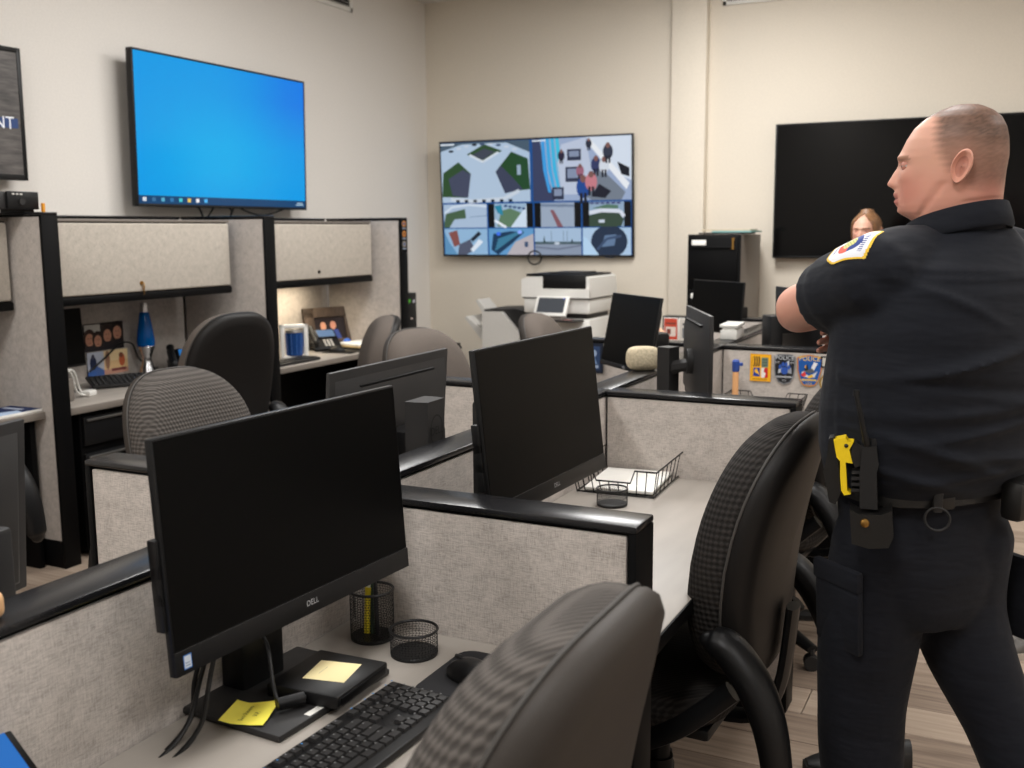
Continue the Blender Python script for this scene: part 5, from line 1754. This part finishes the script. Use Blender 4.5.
# shirt: body of the shirt, yoke and short sleeves in one skin
sh = MB()
torso(sh, [(.99, .186, .175, -.120, 0, .03), (1.03, .206, .195, -.144, 0, .025), (1.09, .226, .210, -.160, 0, .015), (1.17, .234, .212, -.170, 0, .008), (1.26, .235, .202, -.177, 0, 0), (1.35, .232, .18, -.178, 0, 0), (1.42, .220, .152, -.168, 0, 0), (1.465, .190, .118, -.148, 0, 0), (1.505, .135, .088, -.124, .01, 0), (1.54, .088, .066, -.108, .015, 0)], e=2.4)
def part(a, b, t):
    return tuple(a[i] + (b[i] - a[i]) * t for i in range(3))
for S0, E0 in ((LS, LE), (RS, RE)):
    limb(sh, [(S0[0] * .45, -.01, 1.475), (S0[0] * .8, -.006, 1.463), S0], [.075, .082, .088])
    limb(sh, [S0, part(S0, E0, .45)], [.088, .086])
    # open cuff: straight cut end
    a, b = Vector(part(S0, E0, .2)), Vector(part(S0, E0, .62))
    sh.tube([a, part(a, b, .5), b], [.086, .083, .078], 24)
rn = random.Random(11)
sh = fuse(sh, .0075, 6)
# cloth folds pressed into the surface: horizontal drags over the back and a crease under the arm
def fold(v):
    x, y, z = v
    d = 0
    for (cx, cz, sl, ln, wd, am) in ((-.10, 1.285, .25, .13, .011, .010), (-.12, 1.245, -.1, .10, .010, -.006), (-.08, 1.19, .06, .14, .012, .006), (-.06, 1.15, .16, .13, .011, .007), (-.10, 1.10, -.35, .12, .012, .008), (-.04, 1.06, .1, .14, .010, .007), (-.12, 1.40, -.5, .08, .010, .005), (.08, 1.2, -.15, .12, .012, .006), (.05, 1.09, -.1, .16, .012, .007), (-.14, 1.05, -.3, .1, .010, .007), (-.06, 1.46, -.05, .12, .008, .004), (.0, 1.445, .0, .18, .006, .003)):
        q = (z - cz - sl * (x - cx)) / wd
        d += am * math.exp(-q * q) * math.exp(-((x - cx) / ln) ** 2)
    return d
vv = []
for v in sh.v:
    if v[1] < .05 and v[2] < 1.5 and abs(v[0]) < .26:
        dirv = Vector((v[0] * .6, v[1] - .05, 0)).normalized()
        v = tuple(Vector(v) + dirv * fold(v) * 1.6)
    vv.append(v)
sh.v = vv
from mathutils.bvhtree import BVHTree
SHIRT = BVHTree.FromPolygons(sh.v, sh.f)
sh.build('shirt', navy, off, smooth=70)
seam = MB()
for y0, y1, f_ in ():
    pass
# collar band and turned down points
R1, R2 = [], []
nc = 40
cs = MB()
rows = []
for k, (s_, z0) in enumerate(((.99, 1.535), (1.0, 1.575), (1.03, 1.604), (1.09, 1.606), (1.16, 1.588), (1.22, 1.566), (1.18, 1.558), (1.07, 1.560))):
    rr = []
    for j in range(nc + 1):
        a = PI / 2 + .42 + (2 * PI - .84) * j / nc
        fr = (1 + math.sin(a)) / 2
        out = fr ** 3
        x = .0 + .080 * s_ * math.cos(a)
        y = -.002 + (.086 if math.sin(a) > 0 else .102) * s_ * math.sin(a) + (.05 * out if k in (4, 5, 6) else 0)
        z = z0 - .012 - .062 * fr + (.0 if k < 4 else -.006 * fr)
        rr.append((x, y, z))
    rows.append(rr)
vs = [p_ for rr in rows for p_ in rr]
fs = []
nr = len(rows)
for i in range(nr):
    for j in range(nc):
        a, b = i * (nc + 1) + j, ((i + 1) % nr) * (nc + 1) + j
        fs.append((a, a + 1, b + 1, b))
fs.append(tuple(i * (nc + 1) for i in range(nr)))
fs.append(tuple(i * (nc + 1) + nc for i in range(nr - 1, -1, -1)))
cs.add(vs, fs)
cs.build('collar', navy, off, smooth=50)

# trousers
tr = MB()
torso(tr, [(1.03, .180, .172, -.114, 0, .03), (.98, .174, .172, -.112, 0, .03), (.92, .172, .168, -.118, -.003, .02), (.84, .172, .16, -.116, -.006, .012), (.77, .158, .135, -.108, -.006, .012), (.72, .13, .09, -.09, 0, .01)], e=2.3)
limb(tr, LEG_L, [.112, .106, .092, .084, .088], 20)
limb(tr, LEG_R, [.105, .097, .075, .074, .084], 20)
tr = fuse(tr, .009, 5)
tr.build('trousers', navyp, off, smooth=70)
for sg, LG in ((-1, LEG_L), (1, LEG_R)):
    # cargo pocket on the outer thigh
    p0 = Vector(part(LG[1], LG[2], .15))
    p0.z = .755
    pk = MB().box((0, 0, 0), (.018, .13, .17), .008, M=T(p0.x + sg * .094, p0.y - .01, p0.z) @ RY(-.06 if sg < 0 else -.06))
    pk.box((sg * .003, 0, .075), (.02, .135, .045), .007, M=T(p0.x + sg * .094, p0.y - .01, p0.z) @ RY(-.06))
    pk.build('cargo_pocket', navyp, off)
    a = LG[-1]
    sm = T(a[0], a[1] + .05, .0 if sg < 0 else .0) @ RZ(.15 * -sg)
    m_ = shoe_mesh(.31, .11, .13)
    s2 = MB(); s2.add(m_.v, m_.f, sm); s2.build('boot', leather, off, smooth=60)
    m_ = sole_mesh(.32, .114)
    s2 = MB(); s2.add(m_.v, m_.f, sm); s2.build('boot_sole', dullblack, off)

# belt and what hangs on it
bt = []
for z, k in ((.992, 1.0), (.994, 1.03), (1.038, 1.03), (1.04, 1.0)):
    bt.append([(.194 * k * abs(math.cos(a)) ** .84 * (1 if math.cos(a) >= 0 else -1), .03 + (.180 if math.sin(a) >= 0 else .128) * k * abs(math.sin(a)) ** .84 * (1 if math.sin(a) >= 0 else -1), z) for a in [j * PI / 30 for j in range(60)]])
MB().rings(bt).build('belt', leather, off)
VR, VU = Vector((.95, -.30, 0)), Vector((0, 0, 1))
def gear(px, py, o):
    """outline points given in a drawing of the belt gear, 1 unit = .42 mm"""
    return ((px - 270) * .00040, (290 - py) * .00040)
G = frame((-.246, -.008, 1.075), (.72, -.69, 0), (0, 0, 1))
def gp(mb, pts, z0, z1):
    return mb.prism([gear(a, b, 0) for a, b in pts], z0, z1, M=G)
hs = MB()
gp(hs, [(172, 150), (200, 140), (215, 235), (228, 330), (236, 420), (215, 482), (185, 470), (165, 380), (150, 320), (165, 240)], -.028, .012)
gp(hs, [(280, 170), (300, 160), (330, 175), (330, 270), (300, 285), (280, 240)], -.02, .02)
hs.build('holster', leather, off)
gun = thing('stun_gun', 'bright yellow stun gun holstered on the officer\'s left hip', 'stun gun', (0, 0, 0))
gun.matrix_world = T(*OP) @ RZ(math.radians(OA))
gb = MB()
gp(gb, [(195, 150), (250, 135), (262, 155), (288, 155), (270, 195), (288, 262), (255, 258), (262, 330), (268, 400), (286, 415), (255, 424), (240, 400), (232, 330), (230, 255), (212, 235)], -.012, .024)
gb.build('grip_frame', M['yellow'], gun)
sw = MB()
sw.sphere(G @ Vector((gear(255, 175, 0)[0], gear(255, 175, 0)[1], .024)), .004)
sw.build('screw', dullblack, gun)
rad = thing('radio', 'black two-way radio with a tall antenna in a belt pouch', 'radio')
rad.matrix_world = T(*OP) @ RZ(math.radians(OA))
rb = MB()
gp(rb, [(330, 175), (395, 165), (408, 260), (400, 300), (412, 480), (330, 480), (322, 300)], -.01, .030)
rb.build('radio_body', dullblack, rad)
r2 = MB()
for yy in (300, 330, 360, 390):
    gp(r2, [(285, yy), (340, yy - 4), (340, yy + 10), (285, yy + 14)], -.005, .022)
r2.build('grille_bars', M['plastic2'], rad)
kn = MB()
for xx in (345, 380):
    a = gear(xx, 165, 0)
    kn.cyl(G @ Vector((a[0], a[1] - .01, .012)), G @ Vector((a[0], a[1] + .012, .012)), .008, n=14)
kn.build('knob', dullblack, rad)
a0, a1 = gear(355, 180, 0), gear(292, -88, 0)
MB().tube([G @ Vector((a0[0], a0[1], .02)), G @ Vector((a0[0] * .8 + a1[0] * .2, a0[1] * .8 + a1[1] * .2, .036)), G @ Vector((a1[0], a1[1], .042))], [.0062, .0055, .0048], 10).cyl(G @ Vector((a1[0], a1[1] - .003, .0418)), G @ Vector((a1[0], a1[1] + .008, .0422)), .0062, n=12).build('antenna', dullblack, rad)
ps = MB()
gp(ps, [(285, 478), (325, 500), (430, 495), (478, 470), (490, 600), (470, 655), (380, 668), (300, 650)], -.012, .045)
ps.build('radio_pouch', leather, off)
sp = gear(357, 540, 0)
MB().lathe([(.009, 0), (.008, .004), (.004, .006)], 18, M=G @ T(sp[0], sp[1], .045)).build('snap_button', M['brass'], off)
for a, wd in ((-2.75, .03), (-2.0, .05), (-1.0, .04)):
    c = Vector((.197 * math.cos(a), .03 + .134 * math.sin(a), 1.016))
    MB().box((0, 0, 0), (wd, .014, .054), .004, M=T(*c) @ RZ(math.atan2(.134 * math.cos(a), -.197 * math.sin(a)))).build('belt_keeper', leather, off)
MB().box((0, 0, 0), (.10, .05, .085), .016, M=T(.10, -.125, 1.0) @ RZ(.25)).build('belt_pouch', leather, off)
RM = T(-.097, -.095, .012) @ RZ(-.75)
MB().tube([RM @ Vector((.023 * math.cos(a), -.012, .963 + .023 * math.sin(a))) for a in [i * PI / 16 for i in range(32)]], .0026, 7, closed=True).box((0, -.006, 1.0), (.018, .014, .05), .004, M=RM).build('ring_holder', M['plastic2'], off)

# shoulder patch on the left sleeve, wrapped on the cloth
def sleeve_patch():
    S0, E0 = Vector(LS), Vector(LE)
    ax = (E0 - S0).normalized()
    outv = Vector((-.55, .40, .72))
    outv = (outv - ax * outv.dot(ax)).normalized()
    tv = ax.cross(outv).normalized()
    nu, nv = 12, 16
    W_, H_ = .095, .115
    rings_ = {}
    m = MB()
    pal = dict(y=srgb(232, 190, 60), w=srgb(226, 228, 234), b=srgb(36, 60, 130), r=srgb(220, 80, 60), g=srgb(90, 130, 90), o=srgb(206, 200, 120))
    def inside(u_, v_, k):
        x, y = abs(u_ - .5) * 2 / k, (v_ - .5) * 2 / k
        return x <= (1.0 if y > -.3 else 1.0 - (-.3 - y) ** 1.6 * .9) and -1 <= y <= 1 - .12 * x * x
    N_ = 64
    for i in range(N_):
        for j in range(N_):
            u_, v_ = (i + .5) / N_, (j + .5) / N_
            if not inside(u_, v_, 1.0):
                continue
            c = pal['y']
            if inside(u_, v_, .92):
                c = pal['w']
                d = math.hypot((u_ - .5) * 1.0, (v_ - .52) * 1.1)
                if d < .30:
                    c = pal['b'] if v_ > .58 else (pal['r'] if u_ < .5 else pal['w'])
                if d < .17:
                    c = pal['o'] if (i + j) % 5 else pal['g']
                if .80 < v_ < .88 and .2 < u_ < .8 and (i % 4) < 2:
                    c = pal['b']
                if .14 < v_ < .20 and .3 < u_ < .7 and (i % 3) < 2:
                    c = pal['b']
            q = []
            for a_, b_ in ((i, j), (i + 1, j), (i + 1, j + 1), (i, j + 1)):
                t_ = (1 - b_ / N_) * H_
                an = (a_ / N_ - .5) * W_ / .0885
                o_ = S0 + ax * (t_ - .045)
                d_ = (outv * math.cos(an) + tv * math.sin(an)).normalized()
                h_ = SHIRT.ray_cast(o_ + d_ * .2, -d_)[0]
                q.append((h_ if h_ is not None else o_ + d_ * .09) + d_ * .0018)
            m.add(q, [(0, 1, 2, 3)], col=c)
    return m
sleeve_patch().build('shoulder_patch', M['print'], off, smooth=0)

# ---- the woman in front of the dark television
wm = thing('person', 'person with long light brown hair standing before the dark television, mostly hidden', 'person', (-.855, 6.62, 0), math.radians(168))
WS = .915
HW = T(0, .0, 0) @ Matrix.Scale(WS, 4)
wsk = (srgb(206, 160, 138), srgb(196, 134, 116))
hm = head_mesh(lambda p: 0, wsk, srgb(120, 84, 54), srgb(190, 100, 100), srgb(120, 88, 64))
wb = MB()
torso(wb, [(.84, .165, .10, -.115, 0, 0), (.95, .15, .10, -.10, 0, 0), (1.05, .14, .10, -.09, 0, 0), (1.2, .155, .125, -.10, 0, 0), (1.3, .165, .10, -.10, 0, 0), (1.35, .13, .06, -.08, 0, 0), (1.40, .06, .04, -.06, 0, 0)])
for sg in (-1, 1):
    limb(wb, [(sg * .165, -.01, 1.30), (sg * .20, .0, 1.07)], [.045, .038])
    limb(wb, [(sg * .20, .0, 1.07), (sg * .19, .08, .86)], [.037, .024])
    limb(wb, [(sg * .085, 0, .82), (sg * .09, .0, .46), (sg * .09, -.02, .08)], [.085, .055, .035])
wb = fuse(wb, .009, 4)
wb.c = [lerp(wsk[0], wsk[1], .3)] * len(wb.f)
for sg in (-1, 1):
    hd = hand((sg * .19, .08, .86), (0, .25, -1), (-sg, 0, 0), .3, .9, sg)
    wb.add(hd.v, hd.f, col=lerp(wsk[0], wsk[1], .4))
n0 = len(wb.v)
wb.v += [tuple(HW @ Vector(v)) for v in hm.v]
for f_, c_ in zip(hm.f, hm.c):
    wb.f.append(tuple(i + n0 for i in f_)); wb.k.append(0); wb.c.append(c_)
wb.build('body', skinmat, wm, smooth=70)
eyes(wm, HW)
hr = MB()
Rr = []
for z, k, op, lo in ((1.812, .5, .0, 0), (1.806, 1.0, .0, 0), (1.79, 1.2, .0, 0), (1.77, 1.2, .12, 0), (1.745, 1.18, .5, 0), (1.72, 1.17, .8, 0), (1.66, 1.18, 1.0, 0), (1.60, 1.16, 1.15, 0), (1.54, 1.22, 1.2, 0), (1.48, 1.3, 1.2, 0), (1.40, 1.34, 1.25, 0), (1.34, 1.2, 1.35, 0)):
    yf, yb, w = interp(HEAD, max(z, 1.56) if z < 1.785 else 1.782)
    if z < 1.62:
        yf, yb, w = .05, -.105, .078
    rr = []
    nn = 36
    for j in range(nn + 1):
        a = op + (2 * PI - 2 * op) * j / nn
        rr.append((w * k * math.sin(a), -.012 + ((yf if math.cos(a) > 0 else -yb) * k + .012) * math.cos(a), z))
    for j in range(nn, -1, -1):
        a = op + (2 * PI - 2 * op) * j / nn
        k2 = k - .12
        rr.append((w * k2 * math.sin(a), -.012 + ((yf if math.cos(a) > 0 else -yb) * k2 + .012) * math.cos(a), z - .004))
    Rr.append(rr[::-1])
hr.rings(Rr, M=HW)
hairm = mat('brown_hair', srgb(134, 96, 62), .45)
q = N(hairm)
f_ = q.noise(q.coord('Object', (60, 60, 3)), 4, 4)
q.to(q.ramp(f_, [(.3, srgb(84, 56, 36)), (.7, srgb(150, 108, 70))]), 'Base Color')
q.bump(f_, .4, .003)
hr.build('hair', hairm, wm, smooth=60)
tp = MB()
torso(tp, [(.86, .175, .115, -.125, 0, 0), (.95, .165, .112, -.112, 0, 0), (1.05, .155, .112, -.102, 0, 0), (1.2, .168, .14, -.112, 0, 0), (1.3, .175, .112, -.11, 0, 0), (1.345, .14, .072, -.09, 0, 0), (1.37, .085, .055, -.07, 0, 0)])
for sg in (-1, 1):
    limb(tp, [(sg * .13, -.01, 1.315), (sg * .166, -.01, 1.30), (sg * .20, .0, 1.07)], [.052, .055, .048])
    limb(tp, [(sg * .20, .0, 1.07), (sg * .191, .07, .90)], [.047, .036])
fuse(tp, .009, 4).build('blouse', cloth('mauve_cloth', srgb(168, 130, 136), .1, .4), wm, smooth=70)
sk = MB()
torso(sk, [(.90, .168, .108, -.118, 0, 0), (.82, .178, .11, -.125, 0, 0), (.74, .17, .10, -.11, 0, 0)])
for sg in (-1, 1):
    limb(sk, [(sg * .085, 0, .82), (sg * .09, .0, .46), (sg * .09, -.02, .10)], [.098, .07, .055])
fuse(sk, .009, 4).build('trousers', cloth('dark_cloth', srgb(38, 38, 44), .1, .4), wm, smooth=70)
for sg in (-1, 1):
    m_ = shoe_mesh(.24, .085, .07)
    s2 = MB(); s2.add(m_.v, m_.f, T(sg * .09, .01, 0)); s2.build('shoe', leather, wm, smooth=60)
